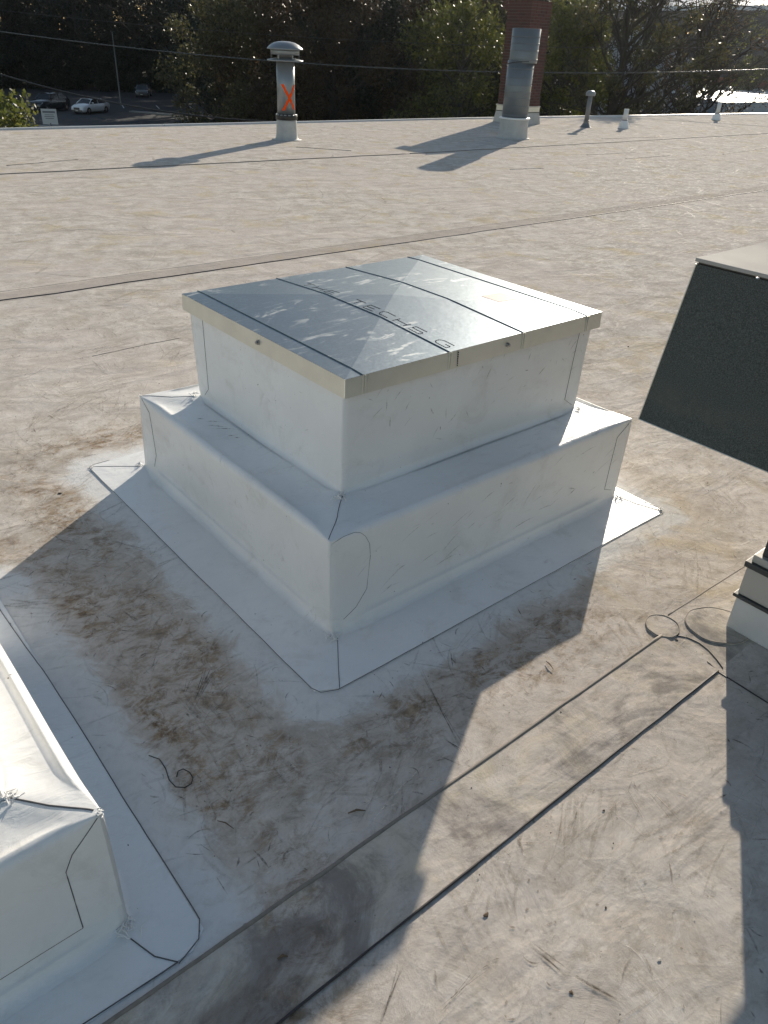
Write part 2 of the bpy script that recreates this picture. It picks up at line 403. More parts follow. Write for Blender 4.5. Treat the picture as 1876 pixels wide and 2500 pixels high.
def make_curb(root, Lt, Lb, U, UT, Fr, zs, zt, detail=56):
    """Lt/Lb rects of the lower box top/bottom, U upper box foot, UT upper box head, Fr flange"""
    zm = zs
    # lower flashing: cove + wall + rolled top edge + step
    rows = []
    r0 = .034
    for a in np.linspace(0, 90, 7):                       # cove at the foot
        ca, sa = math.cos(R(a)), math.sin(R(a))
        def row(pin, ca=ca, sa=sa):
            r = .010 + (r0 - .010) * pin; e = r * (1 - sa)
            return (*grow(Lb, e), .0035 + r * (1 - ca))
        rows.append(row)
    for t in np.linspace(.12, .90, 10):
        def row(pin, t=t):
            Rc = interp_rect(Lb, Lt, t); z = .0035 + r0 + (zs - r0 - .035 - .0035) * ((t - .12) / .78)
            return (*grow(Rc, -.004 * math.sin(math.pi * t) * pin), z)
        rows.append(row)
    for a in np.linspace(0, 90, 7):                       # rolled top edge
        ca, sa = math.cos(R(a)), math.sin(R(a))
        def row(pin, ca=ca, sa=sa):
            r = .004 + .022 * pin
            return (*grow(Lt, -r * (1 - ca)), zs - .002 * (1-pin) - r * (1 - sa))
        rows.append(row)
    for t in np.linspace(.15, 1.0, 8):
        def row(pin, t=t):
            sag = -.010 * math.sin(math.pi * t) * pin
            return (*interp_rect(Lt, U, t), zs + sag + .004 * t)
        rows.append(row)
    vs_, fs_ = loft_rect(rows, detail, 0); vs_ = displace(vs_, .0045, 2.2)
    low = link('lower_flashing', MB().add(vs_, fs_).mesh('lower_flashing'), M['white'], root, True)
    # upper flashing
    rows = []
    for a in np.linspace(0, 90, 7):
        ca, sa = math.cos(R(a)), math.sin(R(a))
        def row(pin, ca=ca, sa=sa):
            r = .007 + .016 * pin
            return (*grow(U, r * (1 - sa)), zs + .0045 + r * (1 - ca))
        rows.append(row)
    for t in np.linspace(.14, 1, 10):
        def row(pin, t=t): return (*interp_rect(U, UT, t), zs + .0045 + .026 + (zt - .012 - zs - .031) * (t - .14) / .86)
        rows.append(row)
    vs2, fs2 = loft_rect(rows, detail, 0); vs2 = displace(vs2, .0035, 8.8)
    upf = link('upper_flashing', MB().add(vs2, fs2).mesh('upper_flashing'), M['white2'], root, True)
    # flange sheet on the roof, corners cut
    def cut(Rc, c):
        x0, y0, x1, y1 = Rc
        return [(x0 + c*.15, y0 + c * .45), (x0 + c, y0), (x1 - c * .5, y0), (x1, y0 + c * .35), (x1, y1 - c * .35), (x1 - c * .5, y1), (x0 + c * .5, y1), (x0, y1 - c * .35)]
    ringo = cut(Fr, .085)
    mbf = MB(); inner = [(Lb[0] + .03, Lb[1] + .03), (Lb[2] - .03, Lb[1] + .03), (Lb[2] - .03, Lb[3] - .03), (Lb[0] + .03, Lb[3] - .03)]
    z = .0032
    O = [(x, y, z) for x, y in ringo]; I = [(x, y, z) for x, y in inner]
    mbf.add(O + I, [(1, 2, 9, 8), (2, 3, 9), (3, 4, 10, 9), (4, 5, 10), (5, 6, 11, 10), (6, 7, 11), (7, 0, 8, 11), (0, 1, 8)])
    n = len(O); mbf.add(O + [(x, y, .0003) for x, y, _ in O], [(i, i + n, (i+1) % n + n, (i+1) % n) for i in range(n)])
    mbf.build('flange', M['white2'], root)
    bv = BVHTree.FromPolygons([Vector(v) for v in vs_] + [Vector(v) for v in vs2], fs_ + [tuple(i + len(vs_) for i in f) for f in fs2])
    def drape(name, pts, r, mat, sub=10, off=.0006, flat=.7, wob=.0):
        out = []
        for i in range(len(pts) - 1):
            a_, b_ = Vector(pts[i]), Vector(pts[i+1])
            for j in range(sub + (i == len(pts) - 2)):
                p = a_.lerp(b_, j / sub)
                if wob: p += Vector((mnoise.noise(p * 9) * wob, mnoise.noise(p * 9 + Vector((9, 0, 0))) * wob, 0))
                loc, nr, idx, dd = bv.find_nearest(p)
                if loc is not None and dd < .06:
                    if nr.dot(CAM - loc) < 0 and False: nr = -nr
                    p = loc + nr * off
                out.append(p)
        return MB().tube(out, r * .8, 5, flat).build(name, mat, root, smooth=True)
    def flat_line(name, pts, r, mat, wob=.003, seed=0):
        out = []
        for i in range(len(pts) - 1):
            w = wob_line((*pts[i], 0), (*pts[i+1], 0), max(2, int(math.dist(pts[i], pts[i+1]) / .03)), wob, z + .0008, seed + i)
            w[0] = (*pts[i], z + .0008); w[-1] = (*pts[i+1], z + .0008); out += w[:-1]
        out.append((*pts[-1], z + .0008))
        return MB().tube(out, r * .85, 5, .7).build(name, mat, root, smooth=True)
    def patch(outer, inner, off=.0013, nu=6):
        V_ = []; F_ = []; n_ = len(outer)
        for a_, b_ in zip(outer, inner):
            for q in range(nu + 1):
                p = Vector(a_).lerp(Vector(b_), q / nu); loc, nr, idx, dd = bv.find_nearest(p)
                V_.append(loc + nr * (off if q else .0002))
        for i in range(n_ - 1):
            for q in range(nu): F_.append((i*(nu+1)+q, i*(nu+1)+q+1, (i+1)*(nu+1)+q+1, (i+1)*(nu+1)+q))
        return MB().add(V_, F_).build('corner_patch', M['patch'], root, smooth=True)
    return drape, flat_line, patch

Lt1 = (-.255, .084, 1.385, 1.500); Lb1 = (-.250, .070, 1.352, 1.560)
U1 = (-.045, .300, 1.246, 1.335); UT1 = (-.050, .290, 1.250, 1.352)
Fr1 = (-.466, -.149, 1.44, 1.71); ZS1 = .384
curb = empty('roof_curb', (0, 0, 0), 0, 'large two-step roof curb wrapped in white membrane under a shiny metal cap, centre of the roof', 'roof curb')
drape, flatl, patch1 = make_curb(curb, Lt1, Lb1, U1, UT1, Fr1, ZS1, .80)
dl = M['dark_line']
# flange edges, front pair plus the visible corners
flatl('flange_seam', [(Fr1[0], 1.69), (Fr1[0] + .012, -.095), (Fr1[0] + .025, -.128), (Fr1[0] + .075, -.150), (1.425, -.148)], .0014, dl, .004, 3)
flatl('flange_seam', [(1.425, -.148), (1.44, -.11), (1.42, .02)], .0012, dl, .001, 5)
flatl('flange_seam', [(Fr1[0], 1.69), (-.44, 1.71), (-.36, 1.71)], .0012, dl, .002, 6)
# mitre seams at the flange corners
flatl('mitre_seam', [(Lb1[0] + .005, Lb1[1] - .02), (-.33, -.07), (-.383, -.148)], .0013, dl, .002, 7)
flatl('mitre_seam', [(Lb1[0] - .02, 1.57), (-.34, 1.62), (-.45, 1.695)], .0013, dl, .002, 8)
flatl('mitre_seam', [(1.37, .06), (1.385, -.03), (1.425, -.14)], .0016, dl, .002, 9)
# mitre seams on the step
drape('mitre_seam', [(-.245, .10, .384), (-.15, .185, .384), (-.055, .285, .39)], .0016, dl, wob=.006)
drape('mitre_seam', [(1.375, .10, .384), (1.31, .21, .384), (1.255, .29, .39)], .0014, dl)
drape('mitre_seam', [(-.245, 1.49, .384), (-.15, 1.40, .384), (-.06, 1.345, .39)], .0016, dl)
# vertical lap lines near the corners
drape('lap_seam', [(-.25, 1.485, .38), (-.255, 1.42, .33), (-.25, 1.415, .12), (-.25, 1.45, .05)], .0013, dl)
drape('lap_seam', [(-.05, 1.245, .79), (-.05, 1.25, .45), (-.055, 1.29, .41)], .0013, dl)
drape('lap_seam', [(1.375, .085, .375), (1.29, .085, .32), (1.265, .075, .07), (1.32, .07, .05)], .0013, dl)
drape('lap_seam', [(1.175, .293, .79), (1.165, .295, .45), (1.225, .30, .41)], .0013, dl)
pa = []
for t in np.linspace(0, 1, 9):
    a = math.pi * (1 - t) * .5
    pa.append((-.245 + .155 * t, .084, .372 + .012 * math.sin(math.pi * t) - .06 * t ** 6))
pa += [(-.085, .082, .26), (-.10, .078, .13), (-.15, .074, .075), (-.205, .07, .05)]
drape('lap_seam', pa, .0011, dl, 4)
patch1(pa, [(-.252, .082, max(.045, min(.372, p[2]))) for p in pa])
def seg(pts, n=10):
    out = []
    for i in range(len(pts) - 1):
        for j in range(n): out.append(tuple(Vector(pts[i]).lerp(Vector(pts[i+1]), j / n)))
    return out + [pts[-1]]
sp = seg([(1.375, .085, .375), (1.29, .085, .32), (1.265, .075, .07), (1.32, .07, .05)]); patch1(sp, [(1.36, .078, p[2]) for p in sp])
sp = seg([(-.25, 1.485, .38), (-.255, 1.42, .33), (-.25, 1.415, .12), (-.25, 1.45, .05)]); patch1(sp, [(-.25, 1.50, p[2]) for p in sp])
sp = seg([(1.175, .293, .79), (1.165, .295, .45), (1.225, .30, .41)]); patch1(sp, [(1.243, .295, p[2]) for p in sp])
sp = seg([(-.05, 1.245, .79), (-.05, 1.25, .45), (-.055, 1.29, .41)]); patch1(sp, [(-.052, 1.335, p[2]) for p in sp])
# messy sealant at the T joints
def squiggle(c, r, n, seed, parent, rad=.0022, zj=.012):
    rnd = random.Random(seed)
    mbq = MB()
    for _ in range(n):
        p = Vector(c) + Vector((rnd.gauss(0, r * .4), rnd.gauss(0, r * .4), rnd.gauss(0, zj * .3)))
        d = Vector((rnd.gauss(0, 1), rnd.gauss(0, 1), rnd.gauss(0, .5))).normalized(); pts = []
        for j in range(7):
            pts.append(p + d * (r * 1.2 * (j - 3) / 6)); d = (d + Vector((rnd.gauss(0, .25), rnd.gauss(0, .25), rnd.gauss(0, .15)))).normalized()
        mbq.tube(pts, [rad * .3, rad * .8, rad, rad * 1.1, rad, rad * .8, rad * .3], 5, .7)
    return mbq.build('sealant_bead', M['sealant'], parent, smooth=True)
squiggle((-.062, .280, .395), .028, 16, 1, curb); squiggle((-.262, .055, .010), .030, 14, 2, curb, .0018)
squiggle((-.062, 1.352, .398), .022, 9, 3, curb); squiggle((-.268, 1.575, .012), .026, 8, 4, curb)
squiggle((1.262, .282, .392), .022, 9, 5, curb); squiggle((1.368, .056, .012), .024, 9, 6, curb)
squiggle((1.428, -.135, .006), .016, 8, 7, curb, .0015, .002); squiggle((-.455, 1.69, .006), .014, 6, 8, curb, .0015, .002)
squiggle((-.25, 1.497, .385), .010, 5, 9, curb, .0014)

# metal cap
cap = empty('metal_cap', (0, 0, 0)); cap.parent = curb
CX0, CY0, CX1, CY1, CZT, CZB = -.066, .263, 1.266, 1.378, .831, .766
CH = .033
def cap_z(x, y):
    u = abs((x - (CX0+CX1)/2) / ((CX1-CX0)/2)); v = abs((y - (CY0+CY1)/2) / ((CY1-CY0)/2)); return CZT + CH * (1 - max(u, v))
cc = ((CX0+CX1)/2, (CY0+CY1)/2)
K = [(CX0, CY0), (CX1, CY0), (CX1, CY1), (CX0, CY1)]
tm = MB(); tm.add([(*k_, CZT) for k_ in K] + [(*cc, CZT + CH)], [(0, 1, 4), (1, 2, 4), (2, 3, 4), (3, 0, 4)])
tm.build('top_sheet', M['galv'], cap)
# skirt: four faces, slightly flared, with thickness
for i in range(4):
    a, b = K[i], K[(i+1) % 4]; d = Vector((b[0]-a[0], b[1]-a[1], 0)).normalized(); nr = Vector((d.y, -d.x, 0))
    s = MB(); A = Vector((*a, 0)); B = Vector((*b, 0)); t_ = .0016; fl_ = .003
    def P(p, out, z): return (p.x + nr.x * out, p.y + nr.y * out, z)
    s.add([P(A, 0, CZT - .0006), P(B, 0, CZT - .0006), P(B, fl_, CZB), P(A, fl_, CZB), P(A, -t_, CZT - .0006), P(B, -t_, CZT - .0006), P(B, fl_ - t_, CZB), P(A, fl_ - t_, CZB)],
          [(3, 2, 1, 0), (4, 5, 6, 7), (2, 3, 7, 6)])
    s.build('skirt', M['galv_side'], cap)
MBp = MB().tube([(CX0 - .0015, CY0 - .0015, CZB + .002), (CX0, CY0, CZT)], [.0022, .0022], 6).build('corner_fold', M['galv_side'], cap)
# raised ribs running across the sheet
for xs in (.006, .392, .778, 1.166):
    pts = []
    ny = 24
    for j in range(ny + 1):
        y_ = CY0 + (CY1 - CY0) * j / ny; pts.append(Vector((xs, y_, cap_z(xs, y_))))
    s = MB(); w, hgt = .0024, .0032
    V = []; F = []
    for p in pts: V += [(p.x - w, p.y, p.z + .0004), (p.x - w * .5, p.y, p.z + hgt), (p.x + w * .5, p.y, p.z + hgt), (p.x + w, p.y, p.z + .0004)]
    for j in range(ny):
        for q in range(3): F.append((j*4+q, j*4+q+1, (j+1)*4+q+1, (j+1)*4+q))
    s.add(V, F); s.build('rib', M['galv'], cap)
    if xs < 5:
        for off in (-.004, .006):
            MB().box(xs + off, CY0 - .0052, CZB + .001, xs + off + .0035, CY0 - .0012, CZT - .001).build('rib_return', M['galv_side'], cap)
MB().box(.0 + .028, CY0 - .0042, CZB + .001, .0295, CY0 - .001, CZT - .001).build('rib_return', M['galv_side'], cap)
def screw(loc, axis):
    s = MB(); s.lathe([(.0001, .010), (.0055, .0098), (.006, .004), (.0095, .0035), (.0095, 0)], 10)
    o = s.build('screw', M['screw'], cap, smooth=False); o.location = loc
    o.rotation_euler = (R(90), 0, 0) if axis == 'y' else (0, R(-90), 0)
screw((-.069, .784, .800), 'x'); screw((.694, CY0 - .003, .800), 'y')
# cap printing
def text_mesh(txt, size, loc, rot, mat, name, parent, sx=1.0):
    cu = bpy.data.curves.new(name, 'FONT'); cu.body = txt; cu.size = size; cu.extrude = 0
    o = bpy.data.objects.new(name, cu); COL.objects.link(o); bpy.context.view_layer.update()
    dg = bpy.context.evaluated_depsgraph_get(); me = bpy.data.meshes.new_from_object(o.evaluated_get(dg)); bpy.data.objects.remove(o)
    ob = link(name, me, mat, parent); ob.location = loc; ob.rotation_euler = rot; ob.scale = (sx, 1, 1); return ob
M['ink'] = plain('black_ink', (.02, .025, .035), .8, spec=0)
def cap_text(txt, ystart, width):
    # letters drawn as thin strokes laid on the sheet; text runs towards -Y, tops towards +X
    G = {'T': [((0, 1), (1, 1)), ((.5, 1), (.5, 0))], 'H': [((0, 0), (0, 1)), ((1, 0), (1, 1)), ((0, .5), (1, .5))],
         'E': [((0, 0), (0, 1)), ((0, 1), (1, 1)), ((0, .5), (.8, .5)), ((0, 0), (1, 0))],
         'C': [((1, 1), (.2, 1)), ((.2, 1), (0, .75)), ((0, .75), (0, .25)), ((0, .25), (.2, 0)), ((.2, 0), (1, 0))],
         'S': [((1, 1), (0, 1)), ((0, 1), (0, .5)), ((0, .5), (1, .5)), ((1, .5), (1, 0)), ((1, 0), (0, 0))],
         'G': [((1, 1), (.2, 1)), ((.2, 1), (0, .75)), ((0, .75), (0, .25)), ((0, .25), (.2, 0)), ((.2, 0), (1, 0)), ((1, 0), (1, .5)), ((1, .5), (.6, .5))]}
    pitch = width / len(txt); s = MB()
    for i, ch in enumerate(txt):
        y0 = ystart - i * pitch
        for (a, b) in G[ch]:
            A = Vector((.408 + a[1] * .040, y0 - a[0] * pitch * .68, 0)); B = Vector((.408 + b[1] * .040, y0 - b[0] * pitch * .68, 0))
            d = (B - A); L = d.length; d.normalize(); n_ = Vector((-d.y, d.x, 0)) * .0018; nd = max(2, int(L / .0085))
            for q in range(nd):
                p = A + d * (L * q / nd); e = A + d * (L * (q + .86) / nd)
                s.add([(*(v.xy), cap_z(v.x, v.y) + .0007) for v in (p - n_, e - n_, e + n_, p + n_)], [(0, 1, 2, 3)])
    s.build('lettering', M['ink'], cap)
cap_text('THE', 1.216, .262); cap_text('TECHS', .868, .455); cap_text('G', .365, .10)
s = MB()
for q in range(7): s.box(.432, CY0 - .0045, .772 + q * .008, .4345, CY0 - .0012, .777 + q * .008)
s.build('lettering', M['ink'], cap)
M['sticker'] = plain('faded_label', (.33, .20, .20), .55, scale=70, var=.25)
mbs = MB(); q4 = [(.949, .655), (.951, .556), (1.082, .552), (1.080, .662)]
mbs.add([(x, y, cap_z(x, y) + .0008) for x, y in q4], [(0, 1, 2, 3)]); mbs.build('label_sticker', M['sticker'], cap)

# second curb, lower left
Lt2 = (-2.15, -.440, -1.211, .90); Lb2 = (-2.15, -.455, -1.215, .92)
U2 = (-1.98, -.285, -1.356, .76); UT2 = (-1.98, -.28, -1.36, .76)
curb2 = empty('roof_curb', (0, 0, 0), 0, 'second white membrane roof curb cut off by the lower left edge, its step in full sun', 'roof curb')
drape2, flatl2, patch2 = make_curb(curb2, Lt2, Lb2, U2, UT2, FL2, .384, .74, 44)
MB().box(-1.995, -.300, .735, -1.345, .775, .80).build('metal_cap', M['galv_side'], curb2, bevel=.003)
flatl2('flange_seam', [(-1.105, .92), (-1.087, .49), (-1.083, -.30), (-1.082, -.545), (-1.105, -.585), (-1.165, -.607)], .0016, dl, .004, 31)
flatl2('flange_seam', [(-1.165, -.603), (-1.38, -.596), (-2.3, -.60)], .0018, dl, .002, 33)
flatl2('mitre_seam', [(-1.165, -.603), (-1.20, -.56), (-1.225, -.49)], .0018, dl, .002, 34)
drape2('mitre_seam', [(-1.222, -.425, .384), (-1.29, -.36, .384), (-1.345, -.297, .39)], .0028, dl)
drape2('lap_seam', [(-1.222, -.44, .375), (-1.285, -.44, .31), (-1.305, -.44, .27), (-1.305, -.45, .08)], .0015, dl)
drape2('lap_seam', [(-1.305, -.45, .078), (-2.1, -.45, .078)], .0008, M['grey_bead'])
sp = seg([(-1.222, -.44, .375), (-1.285, -.44, .31), (-1.305, -.44, .27), (-1.305, -.45, .08)]); patch2(sp, [(-1.218, -.448, p[2]) for p in sp])
squiggle((-1.35, -.29, .388), .030, 16, 11, curb2, .002, .004); squiggle((-1.215, -.437, .382), .012, 7, 12, curb2, .0014, .004); squiggle((-1.222, -.468, .012), .030, 18, 13, curb2, .0016)

# ------------------------------------------------------------------ rooftop unit at the right edge
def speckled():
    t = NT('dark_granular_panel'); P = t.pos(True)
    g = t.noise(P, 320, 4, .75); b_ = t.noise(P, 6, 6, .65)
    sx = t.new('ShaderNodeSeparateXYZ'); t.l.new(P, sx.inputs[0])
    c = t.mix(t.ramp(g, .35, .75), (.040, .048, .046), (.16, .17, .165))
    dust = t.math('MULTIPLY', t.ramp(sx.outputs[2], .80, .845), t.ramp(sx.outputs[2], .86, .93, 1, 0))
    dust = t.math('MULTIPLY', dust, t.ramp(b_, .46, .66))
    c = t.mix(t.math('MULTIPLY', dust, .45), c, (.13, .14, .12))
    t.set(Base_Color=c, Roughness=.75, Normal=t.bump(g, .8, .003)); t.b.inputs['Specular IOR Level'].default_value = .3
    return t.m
M['speck'] = speckled()
M['dusty'] = plain('dusty_pale_top', (.40, .385, .36), .8, spec=.05, scale=3, var=.12)
M['beige'] = plain('beige_metal', (.46, .44, .40), .45, scale=5)
M['dkband'] = plain('dark_metal_band', (.05, .052, .055), .5)
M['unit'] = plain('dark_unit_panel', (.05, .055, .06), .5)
unit = empty('rooftop_unit', (.913, -.738, 0), 0, 'dark rooftop air unit with big overhanging hood at the right edge', 'rooftop unit')
def ubox(name, x0, y0, z0, x1, y1, z1, mat, bevel=.003):
    o = MB().box(x0, y0, z0, x1, y1, z1).build(name, mat, unit, bevel=bevel); o.location = (-.913, .738, 0); return o
ubox('curb_base', .913, -2.9, 0.001, 2.5, -.738, .140, M['palemem'], .008)
ubox('base_band', .903, -2.92, .1402, 2.52, -.728, .153, M['dkband'])
ubox('base_rail', .913, -2.9, .1532, 2.5, -.738, .268, M['beige'], .006)
ubox('base_band', .905, -2.91, .2682, 2.51, -.730, .290, M['dkband'])
ubox('base_rail', .918, -2.9, .2902, 2.49, -.745, .318, M['beige'])
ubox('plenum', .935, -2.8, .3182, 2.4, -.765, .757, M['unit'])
ubox('unseen_sky_blocker', 1.32, -3.4, .3185, 3.2, -1.15, 2.05, M['unit'])  # unseen bulk added to block sky light from the curb's right-hand faces
HB = gp(1380, 905, .76); HT = gp(1505, 568, 1.26)
hx = HB.x; 
# hood: raked +Y edge, top sheet, panels
def tri_hood():
    y0b, y0t = HB.y, HT.y; xb, xt = HB.x, HT.x; x1, y1, z0, z1 = 1.75, -1.9, .76, 1.258
    V = [(xb, y0b, z0), (x1, y0b, z0), (x1, y1, z0), (xb, y1, z0), (xt, y0t, z1), (x1, y0t, z1), (x1, y1, z1), (xt, y1, z1)]
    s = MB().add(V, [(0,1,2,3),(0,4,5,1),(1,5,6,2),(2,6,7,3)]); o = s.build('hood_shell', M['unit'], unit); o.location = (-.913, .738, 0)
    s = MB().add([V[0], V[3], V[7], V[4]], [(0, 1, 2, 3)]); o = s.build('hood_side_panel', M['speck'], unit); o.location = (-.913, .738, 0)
    s = MB().box(xt - .004, y1 - .01, z1 + .006, x1 + .01, y0t + .004, z1 + .016); o = s.build('hood_top', M['dusty'], unit, bevel=.002); o.location = (-.913, .738, 0)
    s = MB().box(xt + .004, y1, z1 + .0005, x1, y0t - .004, z1 + .0055); o = s.build('hood_gap_line', M['black_rub'], unit); o.location = (-.913, .738, 0)  # black strip stands in for the dark gap below the top sheet
    for (A, B) in ((V[0], V[4]), (V[0], V[3])):
        o = MB().tube([A, B], .0016, 5).build('hood_hem', M['galv_side'], unit); o.location = (-.913, .738, 0)
    o = MB().lathe([(.0001, .004), (.004, .003), (.005, 0)], 8).build('screw', M['screw'], unit)
    p = gp(1637, 602, z1 + .0165); o.location = (p.x - .913, p.y + .738, z1 + .0165)
tri_hood()

# ------------------------------------------------------------------ vents and stacks
def arc_strip(r, z0, z1, a0, a1, n, c=(0, 0)):
    mbx = MB(); V = []
    for i in range(n + 1):
        a = a0 + (a1 - a0) * i / n; V += [(c[0] + r * math.cos(a), c[1] + r * math.sin(a), z0), (c[0] + r * math.cos(a), c[1] + r * math.sin(a), z1)]
    mbx.add(V, [(2*i, 2*i+2, 2*i+3, 2*i+1) for i in range(n)]); return mbx
pc = gp(620.5, 303); pc = Vector((pc.x + .06, pc.y + .09, 0))
vent = empty('vent_pipe', pc, 0, 'tall grey vent pipe with domed cap and an orange sprayed X', 'vent pipe')
MB().lathe([(.30, .002), (.25, .008), (.222, .03), (.208, .10), (.200, .22), (.197, .33), (.190, .352)], 28).build('base_flashing', M['greymem'], vent, smooth=True)
MB().lathe([(.192, .352), (.215, .365), (.205, .40), (.218, .42), (.20, .44), (.178, .455)], 24).build('clamp', M['black_rub'], vent, smooth=True)
s = MB()
for i in range(16):
    a = i * .39; s.tube([(.20 * math.cos(a + q * .12), .20 * math.sin(a + q * .12), .435 + .012 * random.random()) for q in range(3)], .012, 5)
s.build('sealant_bead', M['pipe'], vent, smooth=True)
MB().lathe([(.172, .44), (.172, 1.345)], 32).build('pipe', M['pipe'], vent, smooth=True)
MB().lathe([(.168, 1.36), (.335, 1.338), (.340, 1.350), (.335, 1.358), (.20, 1.385), (.17, 1.385)], 32).build('lower_brim', M['pipe'], vent, smooth=True)
MB().lathe([(.15, 1.36), (.15, 1.52)], 24).build('inner_throat', M['dkpipe'], vent, smooth=True)
for i in range(6):
    a = i * math.pi / 3 + .5; o = MB().box(-.012, -.004, 1.37, .012, .004, 1.47).build('strut', M['pipe'], vent); o.location = (.262 * math.cos(a), .262 * math.sin(a), 0); o.rotation_euler = (0, 0, a + math.pi/2)
MB().lathe([(.262, 1.44), (.268, 1.44), (.272, 1.535), (.266, 1.535)], 32).build('collar', M['pipe'], vent, smooth=True)
MB().lathe([(.27, 1.530), (.335, 1.525), (.337, 1.54), (.31, 1.565), (.26, 1.605), (.19, 1.638), (.10, 1.655), (.0001, 1.66)], 32).build('dome_cap', M['pipe'], vent, smooth=True)
# orange X
view = math.atan2(CAM.y - pc.y, CAM.x - pc.x)
s = MB()
def wrapline(a0, z0, a1, z1, w, r=.1735):
    n = 14; V = []
    for i in range(n + 1):
        t = i / n; a = a0 + (a1 - a0) * t; z = z0 + (z1 - z0) * t; zz = w * (1 + .15 * math.sin(i * 1.7))
        for q in range(9):
            aa = a + (q / 4 - 1) * zz / r * .8; V.append((r * math.cos(aa), r * math.sin(aa), z))
    s.add(V, [(9*i+q, 9*i+9+q, 9*i+10+q, 9*i+q+1) for i in range(n) for q in range(8)])
wrapline(view - .40, .965, view + 1.05, .535, .033, .1745); wrapline(view - .34, .52, view + 1.15, .955, .033, .1752)
s.build('painted_cross', M['orange'], vent)

dc = gp(1112, 297); dc = Vector((12.88, 11.20, 0))
duct = empty('exhaust_duct', dc, 0, 'fat grey ribbed exhaust duct in front of the brick chimney', 'exhaust duct')
s = MB(); s.lathe([(.385, .002), (.35, .012), (.335, .05), (.318, .2), (.315, .33), (.325, .40)], 32); s.build('base_flashing', M['greymem'], duct, smooth=True)
MB().lathe([(.334, .385), (.345, .395), (.34, .412), (.33, .42)], 32).build('clamp', M['white2'], duct, smooth=True)
MB().lathe([(.285, .38), (.283, 1.50)], 36).build('lower_section', M['duct'], duct, smooth=True)
up = MB().lathe([(.296, 0), (.300, .62), (.295, .621), (.291, .0)], 36); up.f = up.f[:-2]
o = up.build('upper_section', M['duct'], duct, smooth=True); o.location = (.035, -.02, 1.455); o.rotation_euler = (R(-.5), R(1.0), 0)
MB().lathe([(.29, 0), (.0001, .0)], 30).build('end_plate', M['duct'], duct).location = (.035, -.02, 2.05)
for i in range(11):
    z = .47 + i * .148
    r_ = .287 if z < 1.44 else .302; cx_ = (0, 0) if z < 1.44 else (.037, -.022)
    rb = MB(); rb.lathe([(r_ - .004, -.010), (r_ + .002, -.006), (r_ + .003, 0), (r_ + .002, .006), (r_ - .004, .010)], 36); rb.f = rb.f[:-2]
    o = rb.build('rib', M['duct'], duct, smooth=True); o.location = (cx_[0], cx_[1], z + (.03 * math.sin(i)))
    a = view + .95
    o = MB().lathe([(.0001, .018), (.009, .014), (.012, 0)], 8).build('screw', M['screw'], duct); o.location = (cx_[0] + r_ * math.cos(a), cx_[1] + r_ * math.sin(a), z); o.rotation_euler = (0, R(90), a)
# skewed joint band
s = MB(); V = []; n = 36
for i in range(n):
    a = 2 * math.pi * i / n; zz = 1.43 + .05 * math.sin(a - view + 1.2)
    V += [(.303 * math.cos(a), .303 * math.sin(a), zz), (.303 * math.cos(a), .303 * math.sin(a), zz + .022)]
s.add(V, [(2*i, (2*i+2) % (2*n), (2*i+3) % (2*n), 2*i+1) for i in range(n)])
s.build('joint_band', M['dkband'], duct)

# brick chimney
ch = empty('brick_chimney', (15.6, 13.48, 0), 0, 'dark red brick chimney with white base flashing behind the grey duct', 'chimney')
CW, CD, CHt = .76, .80, 2.71
MB().box(.012, .012, 0, CW - .012, CD - .012, CHt).build('mortar_core', M['mortar'], ch)
MB().add([(-.06,-.06,.002),(CW+.06,-.06,.002),(CW+.06,CD+.06,.002),(-.06,CD+.06,.002),(-.02,-.02,.27),(CW+.02,-.02,.27),(CW+.02,CD+.02,.27),(-.02,CD+.02,.27)], [(4,5,6,7),(0,1,5,4),(1,2,6,5),(2,3,7,6),(3,0,4,7)]).build('base_flashing', M['greymem'], ch, bevel=.01)
MB().box(-.03, -.03, .271, CW+.03, CD+.03, .288).build('termination_bar', M['dkband'], ch)
MB().box(-.015, -.015, .289, CW+.015, CD+.015, .40).build('counter_flashing', M['galv_side'], ch)
MB().box(-.028, -.028, .401, CW+.028, CD+.028, .425).build('termination_bar', M['beige'], ch)
bl, bh = .184, .066
bmx = {}
def brick_mesh(l, key, mat):
    if (key, mat.name) not in bmx:
        me = MB().box(-l/2, -.045, 0, l/2, .045, bh - .011).mesh('brick'); me.materials.append(mat); bmx[(key, mat.name)] = me
    return bmx[(key, mat.name)]
zc = .43; row = 0; nb = 0
while zc < CHt - .03:
    for face in (0, 1):
        W = CD if face == 0 else CW; nn = round(W / .196); full = W / nn
        offs = 0 if (row + face) % 2 == 0 else .5
        xs = []
        if offs: xs.append((0, full * .5)); xs += [(full * (.5 + i), full * (1.5 + i)) for i in range(nn - 1)]; xs.append((full * (nn - .5), W))
        else: xs = [(full * i, full * (i + 1)) for i in range(nn)]
        for (a_, b_) in xs:
            mt = M['brick'] if random.random() < .6 else M['brick2']
            me = brick_mesh(b_ - a_ - .011, (round(b_ - a_, 3)), mt)
            ob = bpy.data.objects.new('brick', me); COL.objects.link(ob); ob.parent = ch; j = random.uniform(-.0025, .0025)
            if face == 0: ob.location = (.045 + j, (a_ + b_)/2, zc); ob.rotation_euler = (0, 0, R(90))
            else: ob.location = ((a_ + b_)/2, .043 + j, zc)
            nb += 1
    zc += bh; row += 1
    if nb > 285: break
if zc < CHt:   # bricks above the counted courses and on the hidden sides read as one field
    s = MB(); z2 = zc
    while z2 < CHt - .03:
        for i in range(5): s.box(0, .006 + i * .196, z2, .09, .006 + i * .196 + .185, z2 + bh - .011)
        for i in range(4): s.box(.006 + i * .19, 0, z2, .006 + i * .19 + .18, .09, z2 + bh - .011)
        z2 += bh
    if s.v: s.build('brick_field', M['brick'], ch, kind='stuff')

